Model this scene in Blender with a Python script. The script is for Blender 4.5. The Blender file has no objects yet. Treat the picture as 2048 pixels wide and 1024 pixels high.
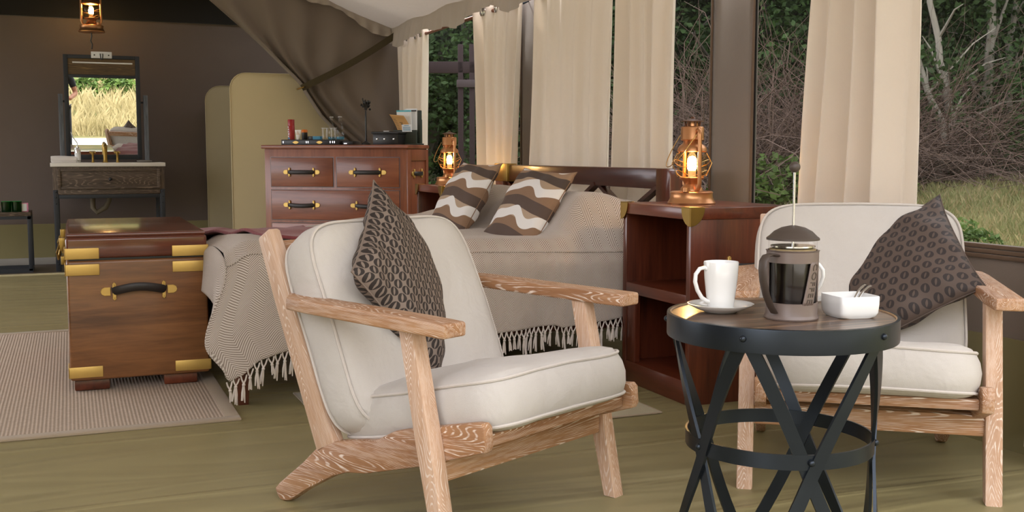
import bpy, bmesh, math, random
from math import sin, cos, pi, radians as rad
from mathutils import Vector, Matrix
random.seed(7)
S = bpy.context.scene
COL = S.collection
# ---------------------------------------------------------------- camera, sky, sun, exposure
cd = bpy.data.cameras.new('camera'); cam = bpy.data.objects.new('camera', cd); COL.objects.link(cam)
cam.location = (0, 0, .95); cam.rotation_euler = (rad(90) - math.atan(204 / 2150), 0, rad(-22.3))
cd.sensor_width = 36; cd.lens = 36 * 2150 / 2048; cd.clip_end = 400
S.camera = cam
W = bpy.data.worlds.new('overcast_sky'); S.world = W; W.use_nodes = True
bg = W.node_tree.nodes['Background']; bg.inputs[0].default_value = (.965, .95, 1, 1); bg.inputs[1].default_value = 2.4
sd = bpy.data.lights.new('sun', 'SUN'); so = bpy.data.objects.new('sun', sd); COL.objects.link(so)
sd.energy = 3.2; sd.angle = rad(8); sd.color = (1, .94, .88)
so.rotation_euler = Vector((.12, -.75, -.66)).to_track_quat('-Z', 'Y').to_euler()
S.view_settings.view_transform = 'Standard'; S.view_settings.look = 'None'
S.view_settings.exposure = .95; S.view_settings.gamma = 1; S.view_settings.use_curve_mapping = False

# ---------------------------------------------------------------- helpers
def lin(c):
    if isinstance(c, str): c = [int(c[i:i + 2], 16) for i in (0, 2, 4)]
    r = []
    for v in c:
        v = v / 255; r.append(v / 12.92 if v <= .04045 else ((v + .055) / 1.055) ** 2.4)
    return (*r, 1)

def tag(o, label=None, cat=None, group=None, kind=None):
    if label: o['label'] = label
    if cat: o['category'] = cat
    if group: o['group'] = group
    if kind: o['kind'] = kind
    return o

def thing(name, label, cat, loc=(0, 0, 0), rz=0, group=None, kind=None):
    o = bpy.data.objects.new(name, None); COL.objects.link(o); o.empty_display_size = .05
    o.location = loc; o.rotation_euler = (0, 0, rz)
    return tag(o, label, cat, group, kind)

def link(name, me, m=None, parent=None, loc=None, rot=None):
    if m: me.materials.clear(); me.materials.append(m)
    o = bpy.data.objects.new(name, me); COL.objects.link(o)
    if parent: o.parent = parent
    if loc is not None: o.location = loc
    if rot is not None: o.rotation_euler = rot
    return o

def copy_tree(o, parent=None):
    c = o.copy(); COL.objects.link(c)
    if parent: c.parent = parent
    for ch in list(o.children): copy_tree(ch, c)
    return c

class MB:
    def __init__(s): s.bm = bmesh.new(); s.uv = s.bm.loops.layers.uv.new('UVMap'); s.M = Matrix()
    def box(s, x0, x1, y0, y1, z0, z1, bev=0, seg=2):
        r = bmesh.ops.create_cube(s.bm, size=1)
        vs = r['verts']
        for v in vs: v.co = Vector((x0 + (v.co.x + .5) * (x1 - x0), y0 + (v.co.y + .5) * (y1 - y0), z0 + (v.co.z + .5) * (z1 - z0)))
        if bev:
            es = list({e for v in vs for e in v.link_edges})
            bmesh.ops.bevel(s.bm, geom=es, offset=bev, segments=seg, affect='EDGES', profile=.5)
        return s
    def prism(s, pts, axis, t0, t1, bev=0, seg=2):
        def P(p, t): return {'x': (t, p[0], p[1]), 'y': (p[0], t, p[1]), 'z': (p[0], p[1], t)}[axis]
        a = [s.bm.verts.new(P(p, t0)) for p in pts]; b = [s.bm.verts.new(P(p, t1)) for p in pts]
        fs = [s.bm.faces.new(a), s.bm.faces.new(b[::-1])]
        n = len(pts)
        for i in range(n): fs.append(s.bm.faces.new((a[(i + 1) % n], a[i], b[i], b[(i + 1) % n])))
        bmesh.ops.recalc_face_normals(s.bm, faces=fs)
        if bev:
            es = list({e for f in fs[:2] for e in f.edges})
            bmesh.ops.bevel(s.bm, geom=es, offset=bev, segments=seg, affect='EDGES', profile=.5)
        return s
    def tube(s, pts, r, seg=8, closed=False, cap=True, flat=None):
        pts = [Vector(p) for p in pts]; n = len(pts); rings = []
        rr = r if isinstance(r, list) else [r] * n
        up = Vector((0, 0, 1)); prev = None
        for i, p in enumerate(pts):
            if closed: d = pts[(i + 1) % n] - pts[i - 1]
            else: d = pts[min(i + 1, n - 1)] - pts[max(i - 1, 0)]
            d.normalize()
            if flat: side = Vector(flat[i] if isinstance(flat, list) else flat).cross(d)
            elif prev is None: side = d.cross(up) if abs(d.z) < .95 else d.cross(Vector((1, 0, 0)))
            else: side = prev - d * prev.dot(d)
            if side.length < 1e-6: side = Vector((1, 0, 0))
            side.normalize(); prev = side; o = side.cross(d).normalized()
            ra = rr[i] if isinstance(rr[i], (tuple, list)) else (rr[i], rr[i])
            rings.append([s.bm.verts.new(p + side * cos(2 * pi * k / seg + (pi / 4 if seg == 4 else 0)) * ra[0] + o * sin(2 * pi * k / seg + (pi / 4 if seg == 4 else 0)) * ra[1]) for k in range(seg)])
        m = n if closed else n - 1; fs = []
        for i in range(m):
            A = rings[i]; B = rings[(i + 1) % n]
            for k in range(seg): fs.append(s.bm.faces.new((A[k], A[(k + 1) % seg], B[(k + 1) % seg], B[k])))
        if not closed and cap: fs.append(s.bm.faces.new(rings[0][::-1])); fs.append(s.bm.faces.new(rings[-1]))
        bmesh.ops.recalc_face_normals(s.bm, faces=fs)
        return s
    def cyl(s, p0, p1, r0, r1=None, seg=16): return s.tube([p0, p1], [r0, r1 if r1 is not None else r0], seg)
    def lathe(s, prof, c=(0, 0, 0), seg=32, sx=1, sy=1):
        rings = []; fs = []
        for r, z in prof:
            if r < 1e-5: rings.append([s.bm.verts.new((c[0], c[1], c[2] + z))])
            else: rings.append([s.bm.verts.new((c[0] + r * sx * cos(2 * pi * k / seg), c[1] + r * sy * sin(2 * pi * k / seg), c[2] + z)) for k in range(seg)])
        for A, B in zip(rings, rings[1:]):
            if len(A) == 1 and len(B) == 1: continue
            for k in range(seg):
                k2 = (k + 1) % seg
                if len(A) == 1: fs.append(s.bm.faces.new((A[0], B[k], B[k2])))
                elif len(B) == 1: fs.append(s.bm.faces.new((A[k], A[k2], B[0])))
                else: fs.append(s.bm.faces.new((A[k], A[k2], B[k2], B[k])))
        bmesh.ops.recalc_face_normals(s.bm, faces=fs)
        return s
    def sph(s, c, r, seg=16, sc=(1, 1, 1)):
        q = bmesh.ops.create_uvsphere(s.bm, u_segments=seg, v_segments=max(6, seg // 2), radius=r)
        for v in q['verts']: v.co = Vector((v.co.x * sc[0] + c[0], v.co.y * sc[1] + c[1], v.co.z * sc[2] + c[2]))
        return s
    def grid(s, fn, nu, nv, uvf=None, wrap=False):
        V = [[s.bm.verts.new(fn(i / nu, j / nv)) for j in range(nv + 1)] for i in range(nu + 1)]
        for i in range(nu):
            for j in range(nv):
                f = s.bm.faces.new((V[i][j], V[i + 1][j], V[i + 1][j + 1], V[i][j + 1]))
                for l, (a, b) in zip(f.loops, ((i, j), (i + 1, j), (i + 1, j + 1), (i, j + 1))):
                    l[s.uv].uv = uvf(a / nu, b / nv) if uvf else (a / nu, b / nv)
        return s
    def quad(s, pts):
        f = s.bm.faces.new([s.bm.verts.new(p) for p in pts]); return f
    def mesh(s, name, smooth=True, ang=40):
        me = bpy.data.meshes.new(name); s.bm.to_mesh(me); s.bm.free()
        if smooth:
            me.polygons.foreach_set('use_smooth', [True] * len(me.polygons))
            try: me.set_sharp_from_angle(angle=rad(ang))
            except Exception: pass
        return me
    def obj(s, name, m, parent=None, loc=None, rot=None, smooth=True, ang=40):
        return link(name, s.mesh(name, smooth, ang), m, parent, loc, rot)

def smooth(t): t = max(0, min(1, t)); return t * t * (3 - 2 * t)
def lerp(a, b, t): return a + (b - a) * t
def interp(x, tab):
    if x <= tab[0][0]: return tab[0][1]
    for (a, b), (c, d) in zip(tab, tab[1:]):
        if x <= c: return lerp(b, d, (x - a) / (c - a))
    return tab[-1][1]

# ---------------------------------------------------------------- materials
class NT:
    def __init__(s, name):
        s.m = bpy.data.materials.new(name); s.m.use_nodes = True; s.t = s.m.node_tree
        s.b = s.t.nodes['Principled BSDF']; s.out = s.t.nodes['Material Output']
    def n(s, typ, **kw):
        x = s.t.nodes.new('ShaderNode' + typ)
        for k, v in kw.items():
            if isinstance(v, bpy.types.NodeSocket): s.t.links.new(v, x.inputs[k])
            else:
                try: setattr(x, k, v)
                except Exception: x.inputs[k].default_value = v
        return x
    def l(s, a, b): s.t.links.new(a, b)
    def coords(s, kind='Object', scale=(1, 1, 1), rot=(0, 0, 0)):
        c = s.n('TexCoord'); mp = s.n('Mapping'); s.l(c.outputs[kind], mp.inputs[0])
        mp.inputs['Scale'].default_value = scale; mp.inputs['Rotation'].default_value = rot
        return mp.outputs[0]
    def noise(s, v, scale, detail=3, rough=.5, dist=0):
        x = s.n('TexNoise'); s.l(v, x.inputs['Vector']); x.inputs['Scale'].default_value = scale; x.inputs['Detail'].default_value = detail
        x.inputs['Roughness'].default_value = rough; x.inputs['Distortion'].default_value = dist; return x.outputs[0]
    def math(s, op, a, b=0, c=None):
        x = s.n('Math'); x.operation = op
        for i, v in enumerate((a, b, c)):
            if v is None: continue
            if isinstance(v, (int, float)): x.inputs[i].default_value = v
            else: s.l(v, x.inputs[i])
        return x.outputs[0]
    def ramp(s, f, stops, const=False):
        x = s.n('ValToRGB'); s.l(f, x.inputs[0]); cr = x.color_ramp
        if const: cr.interpolation = 'CONSTANT'
        while len(cr.elements) < len(stops): cr.elements.new(.5)
        for e, (p, c) in zip(cr.elements, stops): e.position = p; e.color = lin(c) if not isinstance(c, float) else (c, c, c, 1)
        return x.outputs[0]
    def mix(s, f, a, b):
        x = s.n('Mix'); x.data_type = 'RGBA'
        for i, v in ((0, f), (6, a), (7, b)):
            if isinstance(v, bpy.types.NodeSocket): s.l(v, x.inputs[i])
            elif isinstance(v, (int, float)): x.inputs[i].default_value = v
            else: x.inputs[i].default_value = lin(v) if isinstance(v, str) else v
        return x.outputs[2]
    def sep(s, v):
        x = s.n('SeparateXYZ'); s.l(v, x.inputs[0]); return x.outputs
    def bump(s, h, strength=.3, dist=.01):
        x = s.n('Bump'); s.l(h, x.inputs['Height']); x.inputs['Strength'].default_value = strength; x.inputs['Distance'].default_value = dist
        s.l(x.outputs[0], s.b.inputs['Normal']); return x
    def base(s, c, rough=.5, metal=0, **kw):
        if isinstance(c, bpy.types.NodeSocket): s.l(c, s.b.inputs['Base Color'])
        else: s.b.inputs['Base Color'].default_value = lin(c)
        if isinstance(rough, bpy.types.NodeSocket): s.l(rough, s.b.inputs['Roughness'])
        else: s.b.inputs['Roughness'].default_value = rough
        s.b.inputs['Metallic'].default_value = metal
        for k, v in kw.items(): s.b.inputs[k.replace('_', ' ')].default_value = v
        return s.m

def plain(name, c, rough=.5, metal=0, var=.12, sc=8, bump=0, bs=60, **kw):
    t = NT(name); v = t.coords('Object')
    nz = t.noise(v, sc, 4); L = lin(c)
    lo = tuple(x * (1 - var) for x in L[:3]) + (1,); hi = tuple(min(1, x * (1 + var)) for x in L[:3]) + (1,)
    m = t.base(t.mix(nz, lo, hi), rough, metal, **kw)
    if bump: t.bump(t.noise(v, bs, 3), bump, .002)
    return m

def wood(name, dark, light, axis='x', g=1., rough=.35, coat=0., lines=None, linec=None, var=1., bump=.15):
    t = NT(name); sc = {'x': (1.2, 14, 14), 'y': (14, 1.2, 14), 'z': (14, 14, 1.2)}[axis]
    v = t.coords('Object', tuple(x * g for x in sc)); v2 = t.coords('Object', tuple(x * g * .28 for x in sc))
    big = t.noise(v2, 1.5, 3, .5, .6); fine = t.noise(v, 4, 5, .65, .3)
    f = t.math('ADD', t.math('MULTIPLY', big, .6), t.math('MULTIPLY', fine, .4))
    c = t.ramp(f, [(.36, dark), (.66, light)])
    if lines:
        w = t.n('TexWave'); w.wave_type = 'BANDS'; w.bands_direction = 'Y' if axis != 'y' else 'X'
        v3 = t.coords('Object', tuple(x * g * .5 for x in sc)); dn = t.noise(v3, .55, 2, .5)
        cm = t.n('VectorMath'); cm.operation = 'ADD'; t.l(v3, cm.inputs[0])
        cx = t.n('CombineXYZ')
        d3 = t.math('MULTIPLY', dn, 6.)
        for i in range(3): t.l(d3, cx.inputs[i])
        t.l(cx.outputs[0], cm.inputs[1]); t.l(cm.outputs[0], w.inputs['Vector']); w.inputs['Scale'].default_value = lines
        w.inputs['Distortion'].default_value = 2.5; w.inputs['Detail'].default_value = 4
        brk = t.noise(v, 7, 2, .6)
        msk = t.math('MULTIPLY', t.ramp(w.outputs[0], [(.72, .0), (.93, 1.)]), t.ramp(brk, [(.38, .0), (.6, 1.)]))
        c = t.mix(msk, c, linec)
    m = t.base(c, rough); t.b.inputs['Coat Weight'].default_value = coat; t.b.inputs['Coat Roughness'].default_value = .12
    if bump: t.bump(fine, bump, .002)
    return m

def cloth(name, c, var=.1, weave=900, rough=.9, transl=0., sheen=.15, wr=0.):
    t = NT(name); v = t.coords('Object'); L = lin(c)
    a = t.noise(v, 6, 4); b = t.noise(v, weave, 1)
    f = t.math('ADD', t.math('MULTIPLY', a, .6), t.math('MULTIPLY', b, .4))
    col = t.mix(f, tuple(x * (1 - var) for x in L[:3]) + (1,), tuple(min(1, x * (1 + var)) for x in L[:3]) + (1,))
    m = t.base(col, rough); t.b.inputs['Sheen Weight'].default_value = sheen
    h = t.math('ADD', t.math('MULTIPLY', t.noise(v, 9, 3, .6, .4), wr), t.math('MULTIPLY', b, .06))
    t.bump(h, .5, .02)
    if transl:
        tr = t.n('BsdfTranslucent'); t.l(col, tr.inputs[0]); mx = t.n('MixShader'); mx.inputs[0].default_value = transl
        t.l(t.b.outputs[0], mx.inputs[1]); t.l(tr.outputs[0], mx.inputs[2]); t.l(mx.outputs[0], t.out.inputs[0])
    return m

def emit(name, c, strength):
    t = NT(name); t.base(c, .4); t.b.inputs['Emission Color'].default_value = lin(c); t.b.inputs['Emission Strength'].default_value = strength; return t.m

def glassy(name, tint=(1, 1, 1), refl=.12, rough=.02):
    t = NT(name); tr = t.n('BsdfTransparent'); tr.inputs[0].default_value = (*tint, 1)
    gl = t.n('BsdfGlossy'); gl.inputs['Roughness'].default_value = rough
    lw = t.n('LayerWeight'); lw.inputs[0].default_value = .35
    f = t.math('MULTIPLY_ADD', t.math('POWER', lw.outputs['Facing'], 4), .4, refl * .25)
    mx = t.n('MixShader'); t.l(f, mx.inputs[0]); t.l(tr.outputs[0], mx.inputs[1]); t.l(gl.outputs[0], mx.inputs[2]); t.l(mx.outputs[0], t.out.inputs[0])
    return t.m

M = {}
M['linen'] = cloth('cushion_linen', 'c1bcb6', .07, 700, wr=.9)
M['piping'] = cloth('piping_linen', 'c8c1ba', .06, 900)
OAKD, OAKL, LIME = '8c603f', 'b98f69', 'e0d0c2'
M['oak_x'] = wood('limed_oak_along', OAKD, OAKL, 'x', 1.5, .55, lines=7., linec=LIME)
M['oak_y'] = wood('limed_oak_across', OAKD, OAKL, 'y', 1.5, .55, lines=7., linec=LIME)
M['oak_z'] = wood('limed_oak_upright', 'b08a6c', 'cfae94', 'z', 1.8, .55, lines=6, linec=LIME)
for ax in 'xyz':
    M['mah_' + ax] = wood('mahogany_' + ax, '421c10', '763a24', ax, .8, .3, .35, bump=.08)
    M['trunk_' + ax] = wood('trunk_teak_' + ax, '5c3a22', '9a683e', ax, .9, .35, .25, bump=.08)
    M['dre_' + ax] = wood('dresser_wood_' + ax, '683421', '9a5b3d', ax, .8, .35, .3, bump=.08)
    M['van_' + ax] = wood('dark_oak_' + ax, '3c3129', '5f5044', ax, 1.6, .6, lines=3.4, linec='7b6b5c')
M['trunk_lid'] = wood('trunk_lid_wood', '4a2218', '7a4029', 'x', .8, .2, .5, bump=.04)
M['mah_dark'] = wood('headboard_mahogany', '3a1a12', '5c2c1e', 'y', .7, .3, .3, bump=.05)
M['brass'] = plain('brass', 'd6b366', .42, .6, .1, 12, .1)
M['brass_old'] = plain('aged_brass', '9d8146', .38, 1, .25, 14, .1)
M['copper'] = plain('copper_gold_paint', 'c58e62', .33, .85, .08, 10)
M['wire'] = plain('gold_wire', 'c8a468', .3, 1)
M['leather'] = plain('black_leather', '231c1b', .45, 0, .2, 30, .2)
M['iron'] = plain('blackened_iron', '30363d', .34, .8, .2, 9, .08)
M['iron2'] = plain('dark_iron_paint', '2b2f36', .5, .3, .2, 9)
M['curtain'] = cloth('curtain_cotton', 'f4ebdf', .025, 500, transl=.36, wr=.2)
M['canvas'] = cloth('taupe_canvas', '7b7066', .07, 500, .85, wr=.12)
M['canvas_dark'] = cloth('brown_canvas', '62564f', .08, 500, .85, wr=.15)
M['khaki'] = plain('khaki_groundsheet_wall', '7d7550', .5, 0, .1, 3)
M['shadow_cloth'] = cloth('black_shadow_canvas', '14110f', .1)  # near-black colour carries the shadow under the bath roof
M['liner'] = cloth('ceiling_liner', 'b4aa9f', .05, 400, .9, transl=.12, wr=.6)
M['cream'] = plain('cream_canvas_panel', 'cdbf98', .75, 0, .05, 3)
M['cream2'] = plain('khaki_canvas_panel', 'a2977b', .75, 0, .05, 3)
M['strap'] = plain('olive_webbing', '453c26', .8, 0, .15, 40)
M['white'] = plain('white_porcelain', 'e0e0de', .12, 0, .01, 3, Coat_Weight=.3)
M['marble'] = plain('white_marble', 'd8d5d0', .3, 0, .06, 6)
M['towel'] = cloth('towel_cotton', 'd9d5d3', .05, 500, wr=.8)
M['taupe_plastic'] = plain('taupe_plastic', '695b54', .38, 0, .04, 5)
M['taupe_dark'] = plain('dark_taupe_rubber', '40362f', .5, 0, .04, 5)
M['coffee'] = plain('black_coffee', '0d0908', .08, 0, .1, 5)
M['steel'] = plain('polished_steel', 'c8c8c8', .15, 1, .03)
M['glass'] = glassy('clear_glass'); M['amber'] = glassy('amber_tinted_glass', (1, .9, .68), .1)
M['greenglass'] = glassy('green_glass', (.1, .5, .2), .16)
M['bulb'] = emit('lamp_bulb', 'ffd08a', 22); M['bulb_white'] = plain('bulb_socket', 'e8e0d0', .4)
M['black'] = plain('black_lacquer', '17171a', .35, 0, .1)
M['green_box'] = plain('dark_green_board', '27302a', .5)
M['red'] = plain('red_can_paint', 'a01820', .3); M['blue'] = plain('blue_card', '3d86a8', .6); M['orange'] = plain('orange_plastic', 'd8741c', .4)
M['pink'] = plain('pink_card', 'd989b0', .6); M['paper'] = plain('white_paper', 'dfe2e6', .8)
M['skin'] = plain('skin', 'b07a5e', .6); M['shirt'] = cloth('black_shirt', '15151a', .1); M['trousers'] = cloth('black_trousers', '1c1e28', .1)
M['hair'] = plain('brown_hair', '2c2018', .6)
M['redthrow'] = cloth('dark_red_woven_throw', '7d3a40', .35, 160, wr=.8)
M['rubber'] = plain('grey_glide', '8a8a8a', .5)
M['tan'] = plain('kraft_card', 'c79a62', .7); M['cyan'] = plain('cyan_card', '4fb0c4', .7)
M['outpost'] = plain('maroon_timber', '3a2a2c', .8)
M['binding'] = cloth('brown_binding', '5f4b3a', .08)

def m_screen():
    t = NT('window_mesh'); tr = t.n('BsdfTransparent'); v = t.coords('Object', (1, 60, 3)); nz = t.noise(v, 3, 2)
    c = t.mix(nz, (.50, .51, .51, 1), (.62, .63, .62, 1)); t.l(c, tr.inputs[0])
    df = t.n('BsdfDiffuse'); df.inputs[0].default_value = (.09, .09, .09, 1)
    mx = t.n('MixShader'); mx.inputs[0].default_value = .12; t.l(tr.outputs[0], mx.inputs[1]); t.l(df.outputs[0], mx.inputs[2]); t.l(mx.outputs[0], t.out.inputs[0]); return t.m
M['screen'] = m_screen()

def m_herring(name, c1, c2, per=.009, colw=.04):
    t = NT(name); c = t.n('TexCoord'); xyz = t.sep(c.outputs['UV'])
    tri = t.math('PINGPONG', xyz[0], colw)
    f = t.math('FRACT', t.math('DIVIDE', t.math('ADD', xyz[1], tri), per))
    st = t.ramp(f, [(0., .0), (.25, .0), (.45, 1.), (.8, 1.), (1., .0)])
    v = t.coords('Object'); nz = t.noise(v, 5, 3)
    st2 = t.math('MULTIPLY', st, t.math('ADD', .7, t.math('MULTIPLY', nz, .4)))
    m = t.base(t.mix(st2, c1, c2), .9); t.b.inputs['Sheen Weight'].default_value = .15; t.bump(st, .35, .003); return m
M['herring'] = m_herring('herringbone_wool', 'cfc5bc', '827468')

def m_wave():
    t = NT('wave_print_cotton'); c = t.n('TexCoord'); x = t.sep(c.outputs['UV'])
    ph = t.math('MULTIPLY', x[0], 2 * pi)
    w1 = t.math('MULTIPLY', t.math('SINE', t.math('MULTIPLY_ADD', ph, 1.35, .6)), .045)
    w1 = t.math('ADD', w1, t.math('MULTIPLY', t.math('SINE', t.math('MULTIPLY_ADD', ph, 2.7, 1.)), .018))
    w2 = t.math('MULTIPLY', t.math('SINE', t.math('MULTIPLY_ADD', ph, .9, 2.4)), .03)
    tb = t.math('ADD', x[1], w2)
    base = t.ramp(tb, [(0., '8c6f58'), (.09, 'a98e74'), (.2, '5a4a42'), (.32, '8c6f58'), (.42, 'b09a84'), (.52, '5a4a42'), (.63, '8c6f58'), (.74, 'a9927a'), (.84, '4f423b'), (.93, '9a7d64')], True)
    f = t.math('FRACT', t.math('MULTIPLY', t.math('ADD', x[1], w1), 3.2))
    msk = t.ramp(f, [(0., .0), (.28, 1.), (.60, .0)], True)
    col = t.mix(msk, base, 'e6e4e2')
    m = t.base(col, .85); t.bump(t.noise(t.coords('Object'), 14, 3), .3, .01); return m
M['wave'] = m_wave()

def m_dots(name, bgc, dk, n, ang, dense):
    t = NT(name); c = t.n('TexCoord'); x = t.sep(c.outputs['UV'])
    a, b = cos(ang), sin(ang)
    ff = []
    X = t.math('MULTIPLY', x[0], n); Y = t.math('MULTIPLY', x[1], n)
    row = t.math('FLOOR', Y)
    if not dense: X = t.math('ADD', X, t.math('MULTIPLY', t.math('MODULO', row, 2), .5))
    fx = t.math('SUBTRACT', t.math('FRACT', X), .5); fy = t.math('SUBTRACT', t.math('FRACT', Y), .5)
    r2 = t.math('ADD', t.math('MULTIPLY', fx, fx), t.math('MULTIPLY', fy, fy))
    R = .46 if dense else .37
    inc = t.math('LESS_THAN', r2, R * R)
    p = t.math('ADD', t.math('MULTIPLY', fx, a), t.math('MULTIPLY', fy, b)); q = t.math('SUBTRACT', t.math('MULTIPLY', fy, a), t.math('MULTIPLY', fx, b))
    rl, dl = (.866, .746) if dense else (.545, .455)
    ap = t.math('ADD', t.math('ABSOLUTE', p), dl)
    lens = t.math('LESS_THAN', t.math('ADD', t.math('MULTIPLY', ap, ap), t.math('MULTIPLY', q, q)), rl ** 2)
    msk = t.math('MULTIPLY', inc, t.math('SUBTRACT', 1, lens))
    m = t.base(t.mix(msk, bgc, dk), .7); t.bump(msk, -.3, .002); return m
M['dots1'] = m_dots('brown_circle_weave', '7c6e64', '271f1c', 15, rad(30), True)
M['dots2'] = m_dots('espresso_circle_weave', '52443c', '2a2220', 12, rad(-35), False)

def m_floor():
    t = NT('khaki_groundsheet'); v = t.coords('Object'); nz = t.noise(v, 1.1, 3, .5, .3)
    col = t.mix(nz, '837b56', '958b64')
    xyz = t.sep(v)
    s1 = t.math('ABSOLUTE', t.math('SUBTRACT', t.math('FRACT', t.math('MULTIPLY', t.math('ADD', xyz[1], t.math('MULTIPLY', t.noise(v, .7, 1), .12)), 1.45)), .5))
    seam = t.ramp(s1, [(0., 1.), (.012, 1.), (.03, .0)])
    wr = t.noise(t.coords('Object', (.45, 2.2, 1), (0, 0, .3)), 1.5, 2, .4, 1.6)
    h = t.math('ADD', t.math('MULTIPLY', wr, 1.), t.math('MULTIPLY', seam, .12))
    m = t.base(t.mix(t.math('MULTIPLY', seam, .25), col, '9a9066'), t.math('MULTIPLY_ADD', nz, .2, .34)); t.bump(h, .55, .05); return m
M['floor'] = m_floor()

def m_rug():
    t = NT('ribbed_sisal'); v = t.coords('Object'); xyz = t.sep(v)
    rib = t.math('PINGPONG', t.math('ADD', xyz[0], t.math('MULTIPLY', t.noise(v, 3, 2), .003)), .0065)
    f = t.math('DIVIDE', rib, .0065); wv = t.math('DIVIDE', t.math('PINGPONG', xyz[1], .006), .006)
    nz = t.noise(v, 90, 2); k = t.math('MULTIPLY', t.math('MULTIPLY_ADD', f, .7, .3), t.math('MULTIPLY_ADD', wv, .3, .7))
    m = t.base(t.mix(t.math('MULTIPLY', k, t.math('ADD', .6, nz)), '7d6d5e', 'c6b5a3'), .95); t.bump(k, .6, .004); return m
M['rug'] = m_rug(); M['rug_edge'] = cloth('rug_tape', 'a3937e', .06); M['rug2'] = cloth('pale_rug_weave', 'a9a084', .1, 300)

def m_leaf(name, c1, c2):
    t = NT(name); v = t.coords('Object'); nz = t.noise(v, 1.1, 4, .7)
    col = t.ramp(nz, [(.3, c1), (.7, c2)]); t.base(col, .7)
    tr = t.n('BsdfTranslucent'); t.l(col, tr.inputs[0]); mx = t.n('MixShader'); mx.inputs[0].default_value = .3
    t.l(t.b.outputs[0], mx.inputs[1]); t.l(tr.outputs[0], mx.inputs[2]); t.l(mx.outputs[0], t.out.inputs[0]); return t.m
M['leaf'] = m_leaf('forest_leaf', '1f3319', '4f6e35'); M['leaf2'] = m_leaf('light_leaf', '35501f', '7f9a4c')
M['drygrass'] = m_leaf('dry_grass', '84784c', 'c9b98c'); M['grass'] = m_leaf('green_grass', '66703e', 'a8a472')
M['twig'] = plain('dry_twig', '6d5a50', .9, 0, .3); M['bark'] = plain('grey_bark', '5a554c', .9, 0, .3, 5); M['palebark'] = plain('pale_bark', '9a9488', .9, 0, .3, 5)
def m_ground():
    t = NT('meadow_ground'); v = t.coords('Object'); nz = t.noise(v, .5, 6, .7); n2 = t.noise(v, 9, 4, .7)
    t.base(t.mix(n2, t.ramp(nz, [(.4, '4b5528'), (.6, '8a7c52')]), '6b6436'), .95); return t.m
M['ground'] = m_ground()
M['gravel'] = plain('pale_gravel', 'd8d2c4', .95, 0, .1, 4); M['deck'] = wood('deck_boards', '6a5a48', '8c7a64', 'x', .5, .7)

# ================================================================ SETTING
WA = 2.78      # window wall plane (a = +x)
def struct(name, mb, m, parent=None, **k):
    o = mb.obj(name, m, parent, **k)
    if parent is None: o['kind'] = 'structure'
    return o
mb = MB(); mb.box(-2.9, WA + .02, .2, 9.2, -.06, 0); fl = struct('floor', mb, M['floor'])
struct('trim_1', MB().box(-2.9, WA, 9.2, 9.235, -.06, .012, .004), plain('threshold_strip', 'a39a78', .6))
struct('floor', MB().box(-2.9, WA, 9.235, 10.3, -.06, 0), plain('brown_vinyl_floor', '4c4136', .55))
# back wall
struct('wall_back', MB().box(-2.9, WA, 10.1, 10.14, .33, 2.11), M['canvas_dark'])
struct('trim_3', MB().box(-2.9, WA, 10.085, 10.14, .06, .35), M['khaki'])
struct('baseboard_back', MB().box(-2.9, WA, 10.07, 10.14, 0, .06, .004), plain('grey_base_strip', '8d8982', .7))
struct('wall_back', MB().box(-2.9, WA, 10.07, 10.14, 2.11, 3.2), M['shadow_cloth'])  # upper band coloured black for the roof lying in shadow
struct('ceiling', MB().grid(lambda u, v: (lerp(-2.9, WA, u), lerp(9.27, 10.1, v), 2.62 + .04 * sin(u * 9)), 20, 4), M['shadow_cloth'])  # bath ceiling, its shadow put into the colour
struct('wall_left', MB().box(-2.94, -2.9, .2, 4.4, 0, 3.2), M['canvas_dark'])
# dark pelmet over the opening to the bath area, black like the shadowed roof
struct('trim_2', MB().box(-2.9, 1.35, 9.22, 9.26, 2.26, 3.2), M['shadow_cloth'])
# window wall: lower wall, skirt, strips between windows, header
struct('wall_right', MB().box(WA, WA + .03, 1.62, 9.27, .33, .655), M['canvas'])
struct('baseboard_right', MB().box(WA - .012, WA + .03, 1.62, 9.27, 0, .36), M['khaki'])
struct('wall_right', MB().box(WA, WA + .03, .3, 9.27, 2.0, 2.3), M['canvas'])
WINS = [(6.60, 8.95), (4.32, 6.32), (2.2, 3.99)]
stripm = M['canvas']
strips = [(8.95, 9.27), (6.32, 6.60), (3.99, 4.32), (1.62, 2.2)]
for i, (b0, b1) in enumerate(strips):
    def fn(u, v, b0=b0, b1=b1):
        return (WA - .004 + .006 * sin(5 * v + 3 * u) * sin(pi * u), lerp(b0, b1, u), lerp(.64, 2.02, v))
    o = struct('wall_right', MB().grid(fn, 8, 20), stripm)
    md = o.modifiers.new('s', 'SOLIDIFY'); md.thickness = .02; md.offset = 1
for i, (b0, b1) in enumerate(WINS):
    w = thing('window_%d' % (i + 1), None, None, (WA, (b0 + b1) / 2, .655), kind='structure')
    h = (b1 - b0) / 2
    o = MB().quad([(0.012, -h, 0), (0.012, h, 0), (0.012, h, 1.35), (0.012, -h, 1.35)])
    mb = MB(); mb.quad([(0.012, -h, 0), (0.012, h, 0), (0.012, h, 1.35), (0.012, -h, 1.35)]); mb.obj('mesh_screen', M['screen'], w)
    for s_ in (-1, 1):
        MB().tube([(-.008, s_ * h, 0), (-.008, s_ * h, 1.35)], .007, 6).obj('edge_binding', M['binding'], w)
        MB().box(-.002, .004, s_ * h - .012, s_ * h + .012, 0, 1.35).obj('zip', M['black'], w)
    for q in range(3): MB().box(-.014 + .003 * q, .0, -h, h, -.045 + .016 * q, -.031 + .016 * q, .003).obj('sill_fold', M['binding'], w)
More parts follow.
